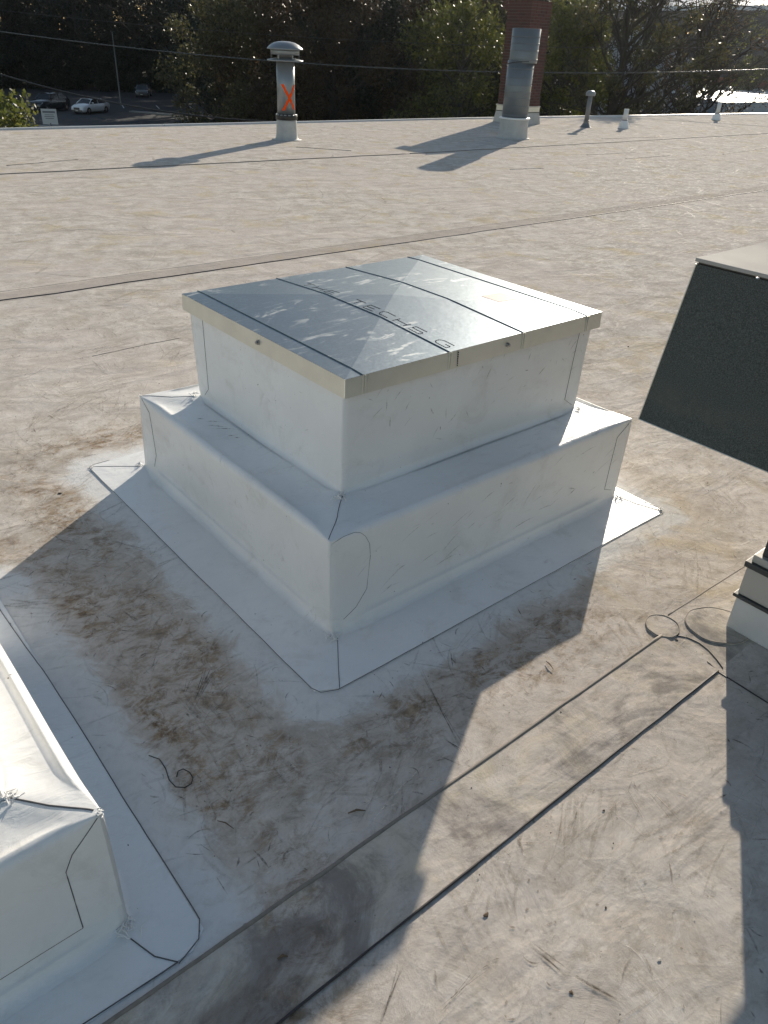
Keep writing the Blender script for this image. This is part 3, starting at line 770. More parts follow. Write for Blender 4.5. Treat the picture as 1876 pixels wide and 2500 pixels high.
def small_vent(name, xd, yd, h, r, label, mush):
    p = gp(xd, yd); t = empty(name, p, 0, label, 'vent pipe')
    if mush:
        MB().lathe([(.17, .002), (.14, .01), (.075, .10), (.062, .13), (.075, .135), (.075, .155), (.055, .16)], 20).build('base_boot', M['dkpipe'], t, smooth=True)
        MB().lathe([(.058, .12), (.058, h - .08)], 20).build('pipe', M['dkpipe'], t, smooth=True)
        MB().lathe([(.075, h - .13), (.12, h - .125), (.128, h - .07), (.105, h - .03), (.06, h - .005), (.0001, h)], 20).build('mushroom_cap', M['pipe'], t, smooth=True)
    else:
        MB().lathe([(.15, .002), (.135, .012), (.125, .10), (.075, .19), (.066, .20)], 20).build('base_boot', M['white'], t, smooth=True)
        MB().lathe([(r, .18), (r, h), (r * .85, h), (r * .85, h - .06)], 20).build('pipe', M['whitepipe'], t, smooth=True)
        MB().lathe([(.078, .185), (.078, .20), (r, .205)], 20).build('clamp', M['dkpipe'], t, smooth=True)
    return t
M['whitepipe'] = plain('white_plastic_pipe', (.66, .67, .66), .4)
small_vent('vent_pipe', 1265, 275, .86, .06, 'slim dark vent pipe with a shiny mushroom cap right of the chimney', True)
small_vent('stub_pipe', 1347, 277, .46, .062, 'short white stub pipe nearest the mushroom-capped vent', False)
small_vent('stub_pipe', 1547, 259, .50, .062, 'short white stub pipe in front of the bright white roof', False)

# ------------------------------------------------------------------ scuffs, painted glints, grime strokes and debris
def strokes():
    t = NT('scuff_and_glint_strokes')
    at = t.new('ShaderNodeVertexColor'); at.layer_name = 'tone'
    tr = t.new('ShaderNodeBsdfTransparent'); mx = t.new('ShaderNodeMixShader')
    P = t.pos(); br = t.ramp(t.noise(P, 70, 4, .7), .38, .62, .35, 1)
    f = t.math('MULTIPLY', at.outputs['Alpha'], br)
    t.l.new(at.outputs['Color'], t.b.inputs['Base Color']); t.b.inputs['Roughness'].default_value = .6
    t.b.inputs['Specular IOR Level'].default_value = .1
    t.l.new(f, mx.inputs[0]); t.l.new(tr.outputs[0], mx.inputs[1]); t.l.new(t.b.outputs[0], mx.inputs[2]); t.l.new(mx.outputs[0], t.o.inputs[0])
    return t.m
M['stroke'] = strokes()
def in_rect(x, y, Rc, pad=0): return Rc[0]-pad < x < Rc[2]+pad and Rc[1]-pad < y < Rc[3]+pad
def rdist(x, y, Rc):
    dx = max(Rc[0]-x, 0, x-Rc[2]); dy = max(Rc[1]-y, 0, y-Rc[3]); return math.hypot(dx, dy)
V = []; F = []; CA = []
def add_stroke(x, y, ang, L, w, curv, col, alpha, z):
    n = 7; base = len(V); px, py = x, y; a = ang
    for i in range(n + 1):
        t = i / n; ww = w * (.35 + .65 * math.sin(math.pi * min(1, max(0, t)))) * random.uniform(.75, 1.2)
        al = alpha * math.sin(math.pi * min(.96, max(.04, t))) ** .6
        nx, ny = -math.sin(a) * ww / 2, math.cos(a) * ww / 2
        V.append((px + nx, py + ny, z)); V.append((px - nx, py - ny, z)); CA.append((*col, al)); CA.append((*col, al))
        px += math.cos(a) * L / n; py += math.sin(a) * L / n; a += curv / n
    for i in range(n): F.append((base + 2*i, base + 2*i+1, base + 2*i+3, base + 2*i+2))
def stamp(n, fn):
    c = 0; tries = 0
    while c < n and tries < n * 60:
        tries += 1
        r = fn()
        if r is None: continue
        add_stroke(*r, z=.0009 + random.random() * .0016); c += 1
def clear(x, y, pad=.0): return not (in_rect(x, y, FL1, pad) or in_rect(x, y, FL2, pad) or (x > .9 and y < -.7))
def dirty():
    x = random.uniform(-1.3, 1.2); y = random.uniform(-1.1, 2.4)
    if not clear(x, y, .05): return None
    d = min(rdist(x, y, FL1), rdist(x, y, FL2)); p = math.exp(-((d - .24) / .13) ** 2)
    if x > .5: p *= .3
    if random.random() > p + .06: return None
    g = random.random(); col = (.10 + .10 * g, .07 + .08 * g, .045 + .06 * g)
    return x, y, random.uniform(0, math.pi), random.uniform(.03, .16), random.uniform(.002, .012), random.gauss(0, .6), col, random.uniform(.05, .22)
stamp(800, dirty)
clusters = [(random.uniform(-1.2, 2.6), random.uniform(-1.9, 3.4), random.uniform(0, math.pi)) for _ in range(170)]
def clustered():
    cx_, cy_, an = random.choice(clusters); x = random.gauss(cx_, .05); y = random.gauss(cy_, .05)
    if not clear(x, y, .08): return None
    g = random.random(); col = (.24 + .14 * g, .20 + .12 * g, .14 + .11 * g)
    return x, y, random.gauss(an, .16), random.uniform(.06, .24), random.uniform(.003, .014), random.gauss(0, .35), col, random.uniform(.06, .26)
stamp(1500, clustered)
def flecks():
    x = random.uniform(-1.6, 3.2); y = random.uniform(-2.2, 4.2)
    if not clear(x, y, .04): return None
    g = random.random(); col = (.14 + .16 * g, .11 + .14 * g, .08 + .12 * g)
    return x, y, random.uniform(0, math.pi), random.expovariate(1 / .016) + .006, random.uniform(.0015, .006), random.gauss(0, .9), col, random.uniform(.25, .75)
stamp(4200, flecks)
def anywhere():
    x = random.uniform(-1.6, 3.2); y = random.uniform(-2.2, 4.2)
    if not clear(x, y, .08): return None
    g = random.random(); col = (.20 + .16 * g, .17 + .14 * g, .13 + .12 * g)
    return x, y, random.uniform(0, math.pi), random.expovariate(1 / .10) + .02, random.uniform(.0015, .006), random.gauss(0, .8), col, random.uniform(.08, .35)
stamp(900, anywhere)
def light():  # pale strokes: sun glints and sheen of scratches painted as colour
    r = random.random()
    x = random.uniform(-1.3, 3.4) if r < .55 else random.uniform(1.2, 12); y = random.uniform(-2.0, 3.0) if r < .55 else random.uniform(-.4, 9)
    if not clear(x, y, .05): return None
    big = 1 if r < .55 else 1.9
    return x, y, random.gauss(R(-20), .8), (random.expovariate(1 / .07) + .025) * big, random.uniform(.002, .006) * big, random.gauss(0, .45), (.80, .75, .67), random.uniform(.08, .38) / (1 if r < .55 else 1.5)
stamp(4200, light)
def fardark():
    x = random.uniform(0, 26); y = random.uniform(3.0, 14.5)
    return x, y, random.gauss(0, .8), random.uniform(.15, .9), random.uniform(.01, .04), random.gauss(0, .6), (.34, .29, .24), random.uniform(.1, .4)
stamp(900, fardark)
me = bpy.data.meshes.new('scuff_and_glint_marks'); me.from_pydata(V, [], F); me.update()
ca = me.color_attributes.new('tone', 'FLOAT_COLOR', 'POINT'); ca.data.foreach_set('color', np.array(CA, dtype=np.float32).ravel())
tag(link('scuff_and_glint_marks', me, M['stroke'], roof), kind='stuff')
# prominent gouges
V = []; F = []; CA = []
for (xa, ya, xb, yb, w) in [(415, 1535, 460, 1440, .006), (425, 1510, 450, 1440, .004), (433, 1500, 462, 1445, .004), (325, 1460, 335, 1418, .003), (395, 1510, 415, 1465, .003), (905, 1440, 1010, 1650, .006), (1180, 1430, 1197, 1447, .004), (265, 1320, 300, 1345, .005), (245, 1170, 330, 1190, .004), (960, 1600, 1000, 1625, .006), (1395, 1700, 1470, 1780, .003), (1340, 1690, 1400, 1780, .003), (945, 2190, 1040, 2080, .003), (820, 2210, 870, 2090, .006), (1150, 2040, 1230, 2110, .008), (1230, 2110, 1340, 2180, .008)]:
    A, B = gp(xa, ya), gp(xb, yb); d = B - A
    for q in range(3):
        add_stroke(A.x + random.gauss(0, .004), A.y + random.gauss(0, .004), math.atan2(d.y, d.x) + random.gauss(0, .05), d.length, w * .55, random.gauss(0, .12), (.09, .075, .06), .5, .003 + q * .0003)
me = bpy.data.meshes.new('deep_scratches'); me.from_pydata(V, [], F); me.update()
ca = me.color_attributes.new('tone', 'FLOAT_COLOR', 'POINT'); ca.data.foreach_set('color', np.array(CA, dtype=np.float32).ravel())
tag(link('deep_scratches', me, M['stroke'], roof), kind='stuff')
# scuffs on the curb walls and step
V = []; F = []; CA = []
def wall_stroke(p, u, nrm, L, w, alpha, col=(.22, .20, .18), n=5):
    p = Vector(p); u = Vector(u).normalized(); nrm = Vector(nrm); b_ = nrm.cross(u); base = len(V)
    for i in range(n + 1):
        t = i / n; c_ = p + u * (L * t) + nrm * .0 + b_ * (L * .06 * math.sin(t * 2.5)); ww = w * (.3 + .7 * math.sin(math.pi * t)) * random.uniform(.6, 1.3) / 2
        for sg in (1, -1): V.append(tuple(c_ + b_ * (sg * ww))); CA.append((*col, alpha * math.sin(math.pi * min(.95, max(.05, t)))))
    for i in range(n): F.append((base + 2*i, base + 2*i+1, base + 2*i+3, base + 2*i+2))
for i in range(46):   # -Y faces
    x = random.uniform(0, 1.2); z = random.uniform(.46, .74); wall_stroke((x, .2865, z), (random.gauss(.4, .5), 0, random.gauss(.3, .5)), (0, -1, 0), random.uniform(.01, .07), random.uniform(.001, .005), random.uniform(.25, .7))
for i in range(50):
    x = random.uniform(-.2, 1.3); z = random.uniform(.08, .33); wall_stroke((x, .067, z), (random.gauss(1, .2), 0, random.gauss(.2, .25)), (0, -1, 0), random.uniform(.015, .14), random.uniform(.001, .006), random.uniform(.2, .6))
for i in range(16):
    y = random.uniform(.1, 1.4); z = random.uniform(.08, .33); wall_stroke((-.2605, y, z), (0, random.gauss(0, 1), random.gauss(0, 1)), (-1, 0, 0), random.uniform(.01, .05), random.uniform(.001, .003), random.uniform(.1, .35))
for i in range(12):
    y = random.uniform(.35, 1.3); z = random.uniform(.45, .72); wall_stroke((-.0545, y, z), (0, random.gauss(0, 1), random.gauss(0, 1)), (-1, 0, 0), random.uniform(.01, .05), random.uniform(.001, .003), random.uniform(.1, .35))
for (x, y, L, w) in [(-.165, 1.06, .05, .006), (-.155, 1.10, .06, .005), (-.16, 1.02, .075, .006), (-.15, 1.035, .05, .004), (-.14, .93, .02, .006), (-.13, .90, .02, .006), (-.17, 1.14, .03, .006)]:
    wall_stroke((x, y, .3865), (.77, -.63, 0), (0, 0, 1), L * 1.2, w * 1.2, .8, (.13, .12, .11))
me = bpy.data.meshes.new('wall_scuffs'); me.from_pydata(V, [], F); me.update()
ca = me.color_attributes.new('tone', 'FLOAT_COLOR', 'POINT'); ca.data.foreach_set('color', np.array(CA, dtype=np.float32).ravel())
tag(link('wall_scuffs', me, M['stroke'], curb), kind='stuff')

M['bit'] = plain('dark_debris', (.05, .04, .035), .8, scale=50)
M['twig'] = plain('dry_twig', (.13, .085, .05), .8, scale=50)
s = MB()
for i in range(620):
    x = random.uniform(-1.4, 2.2); y = random.uniform(-1.9, 2.5)
    if in_rect(x, y, (-.26, .06, 1.39, 1.57)) or in_rect(x, y, (-2.3, -.46, -1.2, .95)) or (x > .88 and y < -.7): continue
    r_ = random.choice((.0012, .0018, .0025, .0035)) * random.uniform(.7, 1.2)
    pts = [(x + random.uniform(-1, 1) * r_, y + random.uniform(-1, 1) * r_, .0035) for _ in range(3)] + [(x, y, .0035 + r_)]
    s.add(pts, [(0, 1, 2), (0, 1, 3), (1, 2, 3), (2, 0, 3)])
tag(s.build('debris_specks', M['bit']), 'tiny dark grit scattered over the foreground roof', 'grit', kind='stuff')
def chip(xd, yd, r_, label, name='pebble', cat='pebble', mat=None, seed=0):
    p = gp(xd, yd, .003); bm = bmesh.new(); r_ *= .5; bmesh.ops.create_icosphere(bm, subdivisions=1, radius=r_)
    for v in bm.verts:
        n_ = mnoise.noise(v.co / r_ * 1.1 + Vector((seed * 5.1, 0, 0))); v.co *= 1 + .8 * n_; v.co.z *= .38; v.co.x *= 1.4
    me = bpy.data.meshes.new(name); bm.to_mesh(me); bm.free(); o = link(name, me, mat or M['bit']); o.location = (p.x, p.y, .001 + r_ * .2); o.rotation_euler = (0, 0, seed)
    return tag(o, label, cat)
chip(1358, 748, .013, 'dark pebble on the lit roof between the metal cap and the dark hood', seed=1)
chip(130, 1065, .012, 'dark chip on the lit roof left of the big curb', seed=2)
chip(1305, 1750, .006, 'small black pebble alone on the lit lower right roof', seed=3)
chip(888, 1978, .007, 'grey pebble right at the shadow edge near the bottom', seed=4, mat=M['galv_side'])
chip(1462, 1381, .008, 'dark chip just below the left round weld patch', seed=5)
chip(1425, 2072, .007, 'pale stone near the bottom right shadow', seed=6, mat=M['beige'])
chip(748, 2085, .006, 'black pebble in the curb shadow by the thick seam', seed=7)
chip(1235, 2143, .008, 'brown crumb of dirt in the lower middle of the lit roof', 'crumb', 'debris', M['twig'], 8)
chip(1050, 1975, .011, 'crumpled brown leaf bit below the thin black seam', 'leaf_bit', 'leaf', M['twig'], 9)
chip(1310, 1960, .005, 'tiny black stone right of the crumpled leaf bit', seed=10)
cw = [gp(x, y, .006) for x, y in ((322, 1632), (345, 1640), (358, 1660), (366, 1685), (380, 1700), (400, 1701), (414, 1693), (417, 1680), (410, 1668), (396, 1661), (385, 1666), (382, 1678))]
tag(MB().tube(cw, .0016, 6).build('bent_wire', M['black_rub'], smooth=True), 'thin curled black wire lying in the dirty shadow between the curbs', 'wire')
for i, (xa, ya, xb, yb, w, lb) in enumerate([(752, 1757, 790, 1751, .0035, 'split brown twig below the front corner of the big curb'), (470, 1773, 505, 1790, .002, 'straight dark twig right of the curled wire'), (600, 2072, 622, 2066, .0035, 'short black splinter in the shade near the bottom'), (1180, 1428, 1196, 1446, .0022, 'dark splinter beside the edge of the curb shadow')]):
    A, B = gp(xa, ya, .006), gp(xb, yb, .006); mid_ = (A + B) / 2 + Vector((.002, .003, .003))
    tag(MB().tube([A, mid_, B], [w * .5, w, w * .4], 5).build('twig', M['twig']), lb, 'twig')

# ------------------------------------------------------------------ ground below, lot, cars
GZ = -6.5
g = MB(); g.quad((-320, -320, GZ), (320, -320, GZ), (320, 320, GZ), (-320, 320, GZ)); tag(g.build('ground', M['grass'], kind='structure'), 'rough dark ground below the building')
pl = MB(); pl.add([(*polar(a, d).xy, GZ + .02) for a, d in ((84, 30), (84, 150), (57, 150), (57, 30))], [(3, 2, 1, 0)])
lot = pl.build('parking_lot', M['asphalt'], kind='structure'); tag(lot, 'shaded asphalt parking lot below the roof on the left')
for i in range(9):
    c_ = polar(76 - i * 2.2, 108, GZ + .024); d = Vector((.35, .94, 0)); n_ = Vector((-.94, .35, 0)) * .06
    MB().quad(c_ - n_, c_ + n_, c_ + n_ + d * 5, c_ - n_ + d * 5).build('bay_line', M['paint'], lot)
ca_, cb_ = polar(74.6, 86, GZ), polar(66.0, 86, GZ)
M['kerb'] = plain('concrete_kerb', (.26, .26, .25), .8)
def barbox(name, A, B, w, h, mat, parent=None):
    d = (B - A).normalized(); n_ = Vector((-d.y, d.x, 0)) * w / 2; u = Vector((0, 0, h))
    return MB().add([A-n_, B-n_, B+n_, A+n_, A-n_+u, B-n_+u, B+n_+u, A+n_+u], [(0,3,2,1),(4,5,6,7),(0,1,5,4),(1,2,6,5),(2,3,7,6),(3,0,4,7)]).build(name, mat, parent)
barbox('kerb', ca_ + Vector((0,0,.02)), cb_ + Vector((0,0,.02)), .8, .14, M['kerb'], lot)
barbox('kerb', polar(66.8, 103, GZ+.02), polar(64.2, 100, GZ+.02), .7, .14, M['kerb'], lot)

M['glass'] = plain('dark_car_glass', (.015, .018, .02), .08)
M['tyre'] = plain('tyre_rubber', (.02, .02, .02), .8)
M['rim'] = plain('alloy_rim', (.5, .5, .52), .3, 1)
M['lamp'] = plain('headlight_glass', (.6, .62, .65), .1)
M['chrome'] = plain('grille_metal', (.08, .08, .09), .3, .8)
M['plate'] = plain('number_plate', (.6, .6, .58), .5)
def car(name, loc, rz, paint, label, cat, L=4.8, W=1.86, hood=.95, belt=.98, roofz=1.42, cab=(-1.9, -1.0, .55, 1.25), boot=1.02):
    """+x is the front"""
    t = empty(name, loc, rz, label, cat)
    xs = [-L/2, -L/2 + .12, -L/2 + .5, cab[0], cab[1], cab[2], cab[3], L/2 - .6, L/2 - .15, L/2]
    zt = [boot - .22, boot - .03, boot, boot + .02, belt, belt, hood + .03, hood - .06, hood - .2, hood - .38]
    hw = [.80, .90, .97, 1, 1, 1, 1, .97, .88, .76]
    zb = [.42, .28, .24, .22, .2, .2, .2, .22, .24, .34]
    sec = []
    for x, z1, w, z0 in zip(xs, zt, hw, zb):
        w = w * W / 2; pts = [(-w * .88, z0), (-w, z0 + .12), (-w, z0 + (z1 - z0) * .62), (-w * .95, z1 - .06), (-w * .80, z1), (0, z1 + .035), (w * .80, z1), (w * .95, z1 - .06), (w, z0 + (z1 - z0) * .62), (w, z0 + .12), (w * .88, z0)]
        sec.append([(x, a, b) for a, b in pts])
    n = 11; s = MB(); s.add([p for q in sec for p in q], [(i*n + k_, (i+1)*n + k_, (i+1)*n + (k_+1) % n, i*n + (k_+1) % n) for i in range(len(sec)-1) for k_ in range(n)] + [tuple(range(n)), tuple(reversed([(len(sec)-1)*n + k_ for k_ in range(n)]))])
    s.build('body', paint, t, smooth=True)
    # greenhouse
    c0, c1, c2, c3 = cab; wb = W/2 * .90; wt = W/2 * .70
    G = [(c0, -wb, belt - .02), (c0, wb, belt - .02), (c3, wb, belt - .02), (c3, -wb, belt - .02), (c1, -wt, roofz - .03), (c1, wt, roofz - .03), (c2, wt, roofz - .03), (c2, -wt, roofz - .03)]
    MB().add([G[2], G[3], G[7], G[6]], [(0, 1, 2, 3)]).build('windscreen', M['glass'], t)
    MB().add([G[0], G[1], G[5], G[4]], [(0, 1, 2, 3)]).build('rear_window', M['glass'], t)
    MB().add([G[3], G[0], G[4], G[7]], [(0, 1, 2, 3)]).build('side_window', M['glass'], t)
    MB().add([G[1], G[2], G[6], G[5]], [(0, 1, 2, 3)]).build('side_window', M['glass'], t)
    MB().add([(c1 - .05, -wt - .02, roofz - .035), (c1 - .05, wt + .02, roofz - .035), (c2 + .06, wt + .02, roofz - .035), (c2 + .06, -wt - .02, roofz - .035), (c1 + .15, -wt * .8, roofz + .01), (c1 + .15, wt * .8, roofz + .01), (c2 - .1, wt * .8, roofz + .01), (c2 - .1, -wt * .8, roofz + .01)],
             [(4,5,6,7)[::-1], (0,1,5,4), (1,2,6,5), (2,3,7,6), (3,0,4,7)]).build('roof_panel', paint, t, smooth=True)
    for (a, b) in ((0, 4), (1, 5), (2, 6), (3, 7)): MB().tube([G[a], G[b]], .045, 6).build('pillar', paint, t)
    for sg in (-1, 1):
        xm = (c1 + c2) / 2 - .1; MB().tube([(xm, sg * wb, belt - .02), (xm, sg * (wt + .01), roofz - .03)], .03, 5).build('pillar', paint, t)
        MB().box(c3 - .55, sg * (W/2 + .02) - .09, belt + .02, c3 - .40, sg * (W/2 + .02) + .09, belt + .15).build('mirror', paint, t, bevel=.02)
        MB().add([(L/2 - .03, sg * W*.24, hood - .42), (L/2 - .16, sg * W*.44, hood - .40), (L/2 - .42, sg * W*.475, hood - .22), (L/2 - .10, sg * W*.26, hood - .30)], [(0, 1, 2, 3) if sg > 0 else (3, 2, 1, 0)]).build('headlight', M['lamp'], t).location = (.035, 0, 0)
        for x in (L/2 - .90, -L/2 + .95):
            w = empty('wheel', (x, sg * (W/2 - .10), .34)); w.parent = t; w.rotation_euler = (R(90), 0, 0)
            MB().lathe([(.22, -.11), (.32, -.11), (.345, -.07), (.345, .07), (.32, .11), (.22, .11)], 24).build('tyre', M['tyre'], w, smooth=True)
            MB().lathe([(.0001, .118), (.06, .118), (.22, .105), (.235, .112), (.235, -.112), (.22, -.105), (.06, -.118), (.0001, -.118)], 16).build('rim', M['rim'], w)
    MB().box(L/2 - .02, -W*.2, hood - .52, L/2 + .03, W*.2, hood - .30).build('grille', M['chrome'], t, bevel=.015)
    MB().box(L/2 - .05, -W*.36, .30, L/2 + .015, W*.36, .40).build('bumper_intake', M['chrome'], t)
    MB().box(L/2 + .0, -.15, hood - .64, L/2 + .04, .15, hood - .56).build('number_plate', M['plate'], t)
    return t
M['carwhite'] = plain('white_car_paint', (.78, .79, .80), .2, var=.02); M['cardark'] = plain('dark_car_paint', (.03, .035, .04), .18); M['cargrey'] = plain('grey_car_paint', (.10, .11, .12), .2)
for m_ in ('carwhite', 'cardark', 'cargrey'): M[m_].node_tree.nodes['Principled BSDF'].inputs['Coat Weight'].default_value = .6
p = polar(69.2, 101, GZ + .02); look = math.atan2(CAM.y - p.y, CAM.x - p.x)
car('parked_car', p, look - R(38), M['carwhite'], 'white two-door sedan parked in the shaded lot', 'car')
p = polar(71.6, 103, GZ + .02)
car('parked_car', p, look - R(36), M['cardark'], 'dark pickup-like car parked left of the white sedan', 'car', 5.2, 1.95, 1.15, 1.2, 1.78, (-2.2, -1.6, .45, 1.05), 1.18)
p = polar(65.9, 128, GZ + .02)
car('parked_car', p, look - R(10), M['cargrey'], 'dark grey car alone at the back of the shaded lot', 'car', 4.7, 1.85, 1.0, 1.05, 1.55)

# sign in the lot
p = polar(71.72, 66, GZ)
M['signw'] = plain('white_sign_face', (.62, .62, .60), .6, var=.04); M['signd'] = plain('faded_sign_print', (.22, .22, .22), .7)
sg = empty('lot_sign', p, math.atan2(CAM.y - p.y, CAM.x - p.x) - R(8), 'white square sign on a post in front of the parked cars', 'sign')
zc_ = elz(-4.90, 66) - GZ
MB().tube([(0, 0, 0), (0, 0, zc_ - .4)], .05, 8).build('post', M['dkpipe'], sg)
MB().box(0, -.52, zc_ - .5, .03, .52, zc_ + .5).build('sign_panel', M['signw'], sg, bevel=.008)
for (a, b, w) in ((.24, .36, .42), (.10, .14, .30), (-.02, .03, .34), (-.14, -.09, .28)):
    MB().box(.0305, -w, zc_ + a, .0335, w, zc_ + b).build('printed_line', M['signd'], sg)
# light pole
p = polar(67.35, 112, GZ)
lp = empty('light_pole', p, 0, 'thin pale light pole rising at the back of the lot', 'light pole')
zt_ = elz(-.25, 112) - GZ
MB().tube([(0, 0, 0), (0, 0, zt_)], [.10, .05], 10).build('pole', M['dkpipe'], lp)
MB().box(-.18, -.12, zt_, .32, .12, zt_ + .1).build('lamp_head', M['dkband'], lp)
# overhead wires
M['wire'] = plain('grey_cable', (.11, .112, .115), .25, .5); M['wire_mid'] = plain('dull_cable', (.05, .05, .055), .5); M['wire_dk'] = plain('black_cable', (.02, .02, .022), .5)
def wire(pts, D, r_, mat, label, ext=1.0, name='overhead_wire'):
    """pts az, el on a vertical plane facing az 49 at distance D"""
    az = np.array([a for a, e in pts], float); T = D * np.tan(np.radians(49 - az)); dist = D / np.cos(np.radians(49 - az)); Z = CAM.z + dist * np.tan(np.radians([e for a, e in pts]))
    co = np.polyfit(T, Z, 2); ts = np.linspace(T.min() - (18 if ext > .5 else 4), T.max() + (18 if ext > .5 else 1), 60); u = Vector((math.cos(R(49)), math.sin(R(49)), 0)); v_ = Vector((math.sin(R(49)), -math.cos(R(49)), 0))
    P3 = [CAM.xy.to_3d() + u * D + v_ * t + Vector((0, 0, float(np.polyval(co, t)))) for t in ts]
    for q in P3: q.z = q.z
    o = MB().tube(P3, r_, 6).build(name, mat, smooth=True); return tag(o, label, 'wire')
wire([(73.4, .57), (56.7, -.03), (43.1, -.01), (27.2, .59)], 34, .010, M['wire_mid'], 'thin upper overhead wire crossing in front of the trees')
wire([(73.4, -.55), (70.4, -.75), (57.6, -1.33), (43, -1.51), (38.3, -1.34), (26.9, -.5)], 30, .020, M['wire'], 'thicker lower overhead cable, brightly lit right of the chimney')
wire([(78, -1.4), (71.65, -3.39), (65, -4.35), (58.4, -4.93)], 24, .022, M['wire_dk'], 'black low cable running down behind the roof edge on the left', .1)

# ------------------------------------------------------------------ buildings behind
def slab_building(name, quad, z1, wallmat, roofmat, label, lip=None, z0=GZ):
    t = empty(name, (quad[0].x, quad[0].y, z0), 0, label, 'building'); o0 = Vector((quad[0].x, quad[0].y, z0))
    Q = [Vector((q.x, q.y, 0)) - Vector((o0.x, o0.y, 0)) for q in quad]; n = len(Q); h = z1 - z0
    for i in range(n):
        a, b = Q[i], Q[(i+1) % n]
        MB().quad((a.x, a.y, 0), (b.x, b.y, 0), (b.x, b.y, h), (a.x, a.y, h)).build('wall', wallmat, t)
    MB().add([(q.x, q.y, h + .01) for q in Q], [tuple(range(n))]).build('roof', roofmat, t)
    if lip is not None:
        i = lip[0]; a, b = Q[i], Q[(i+1) % n]; d = (b - a).normalized(); nr = Vector((-d.y, d.x, 0)) * .25
        A, B = a + Vector((0, 0, h + .02)), b + Vector((0, 0, h + .02)); u = Vector((0, 0, lip[1]))
        MB().add([A-nr, B-nr, B+nr, A+nr, A-nr+u, B-nr+u, B+nr+u, A+nr+u], [(4,5,6,7),(0,1,5,4),(1,2,6,5),(2,3,7,6),(3,0,4,7)]).build('parapet', lip[2], t)
    return t
M['whiteroof'] = plain('bright_white_roof', (.82, .82, .80), .28, var=.04, scale=.6)
M['bluewall'] = plain('blue_grey_wall', (.30, .34, .40), .7, scale=.4)
M['rust'] = plain('rusty_parapet', (.20, .09, .06), .8)
M['darkwall'] = plain('dark_grey_wall', (.06, .065, .075), .8, scale=.2, var=.1)
M['metalroof'] = plain('pale_metal_roof', (.55, .59, .64), .5, scale=.3, var=.05)
M['stonewall'] = plain('pale_stone_wall', (.42, .44, .48), .85, scale=1.2, var=.25)
zr = -1.5
def atel(az, el, z): return polar(az, (z - CAM.z) / math.tan(R(el)), z)
qd = [atel(32.25, -2.06, zr), atel(28.85, -2.43, zr), atel(24.0, -2.02, zr), atel(24.0, -1.62, zr), atel(31.05, -1.47, zr)]
slab_building('low_building', qd, zr, M['bluewall'], M['whiteroof'], 'low building with a glaring white flat roof behind the right stub pipe', (3, .9, M['rust']))
# long warehouse at the top right
A = polar(38.5, 150); B = polar(20, 118); d = (B - A).normalized(); nb_ = Vector((-d.y, d.x, 0)); nb_ = nb_ if nb_.dot(A - CAM) > 0 else -nb_
wh = empty('warehouse', (A.x, A.y, GZ), 0, 'large dark walled warehouse with a pale metal roof at the top right', 'building')
He = elz(2.45, 125) - GZ
def L3(p, z): return (p.x - A.x, p.y - A.y, z)
nseg = 12
for i in range(nseg):
    a_, b_ = A.lerp(B, i / nseg), A.lerp(B, (i + .985) / nseg)
    MB().quad(L3(a_, 0), L3(b_, 0), L3(b_, He), L3(a_, He)).build('wall_panel', M['darkwall'], wh)
A2 = A - nb_ * 1.2; B2 = B - nb_ * 1.2; A3 = A + nb_ * 22; B3 = B + nb_ * 22
MB().add([L3(A2, He - .1), L3(B2, He - .1), L3(B3, He + 8.5), L3(A3, He + 8.5)], [(0, 1, 2, 3)]).build('metal_roof', M['metalroof'], wh)
MB().add([L3(A2, He - .1), L3(B2, He - .1), L3(B2, He + .45), L3(A2, He + .45)], [(0, 1, 2, 3)]).build('eave_fascia', M['metalroof'], wh)
MB().add([L3(A, 0), L3(A + nb_ * 22, 0), L3(A + nb_ * 22, He + 8), L3(A, He)], [(0, 1, 2, 3)]).build('gable_wall', M['darkwall'], wh)
for az0, az1, dd, etop, lb in ((36.4, 33.9, 112, .95, 'pale blue-grey house glimpsed between the trees right of the chimney'), (33.7, 30.8, 100, -.55, 'pale stone building half hidden behind the bare-branched tree')):
    a_, b_ = polar(az0, dd), polar(az1, dd - 6); n_ = (a_ - CAM); n_.z = 0; n_.normalize()
    zt2 = elz(etop, dd)
    hb = slab_building('small_building', [b_, b_ + n_ * 9, a_ + n_ * 9, a_], zt2, M['stonewall'], M['metalroof'], lb)
    c0_ = (a_ + b_) / 2; mid_ = c0_ + n_ * 4.5
    o_ = Vector((b_.x, b_.y, GZ))
    MB().add([Vector((*a_.xy, zt2)) - o_, Vector((*b_.xy, zt2)) - o_, Vector((*c0_.xy, zt2 + 1.3)) - o_], [(0, 1, 2)]).build('gable', M['stonewall'], hb)

# ------------------------------------------------------------------ trees
def leaf_mat(name, col, col2, trans=.35, rough=.45):
    t = NT(name); g_ = t.new('ShaderNodeNewGeometry'); oi = t.new('ShaderNodeObjectInfo')
    c = t.mix(g_.outputs['Random Per Island'], col, col2)
    hs = t.new('ShaderNodeHueSaturation'); t.l.new(c, hs.inputs['Color']); t.l.new(t.ramp(oi.outputs['Random'], 0, 1, .7, 1.25, False), hs.inputs['Value'])
    t.l.new(hs.outputs[0], t.b.inputs['Base Color']); t.b.inputs['Roughness'].default_value = rough
    tr = t.new('ShaderNodeBsdfTranslucent'); t.l.new(hs.outputs[0], tr.inputs[0]); mx = t.new('ShaderNodeMixShader'); mx.inputs[0].default_value = trans
    t.l.new(t.b.outputs[0], mx.inputs[1]); t.l.new(tr.outputs[0], mx.inputs[2]); t.l.new(mx.outputs[0], t.o.inputs[0]); return t.m
M['leaf_dark'] = leaf_mat('dark_foliage', (.007, .014, .009), (.024, .036, .016), .16, .6)
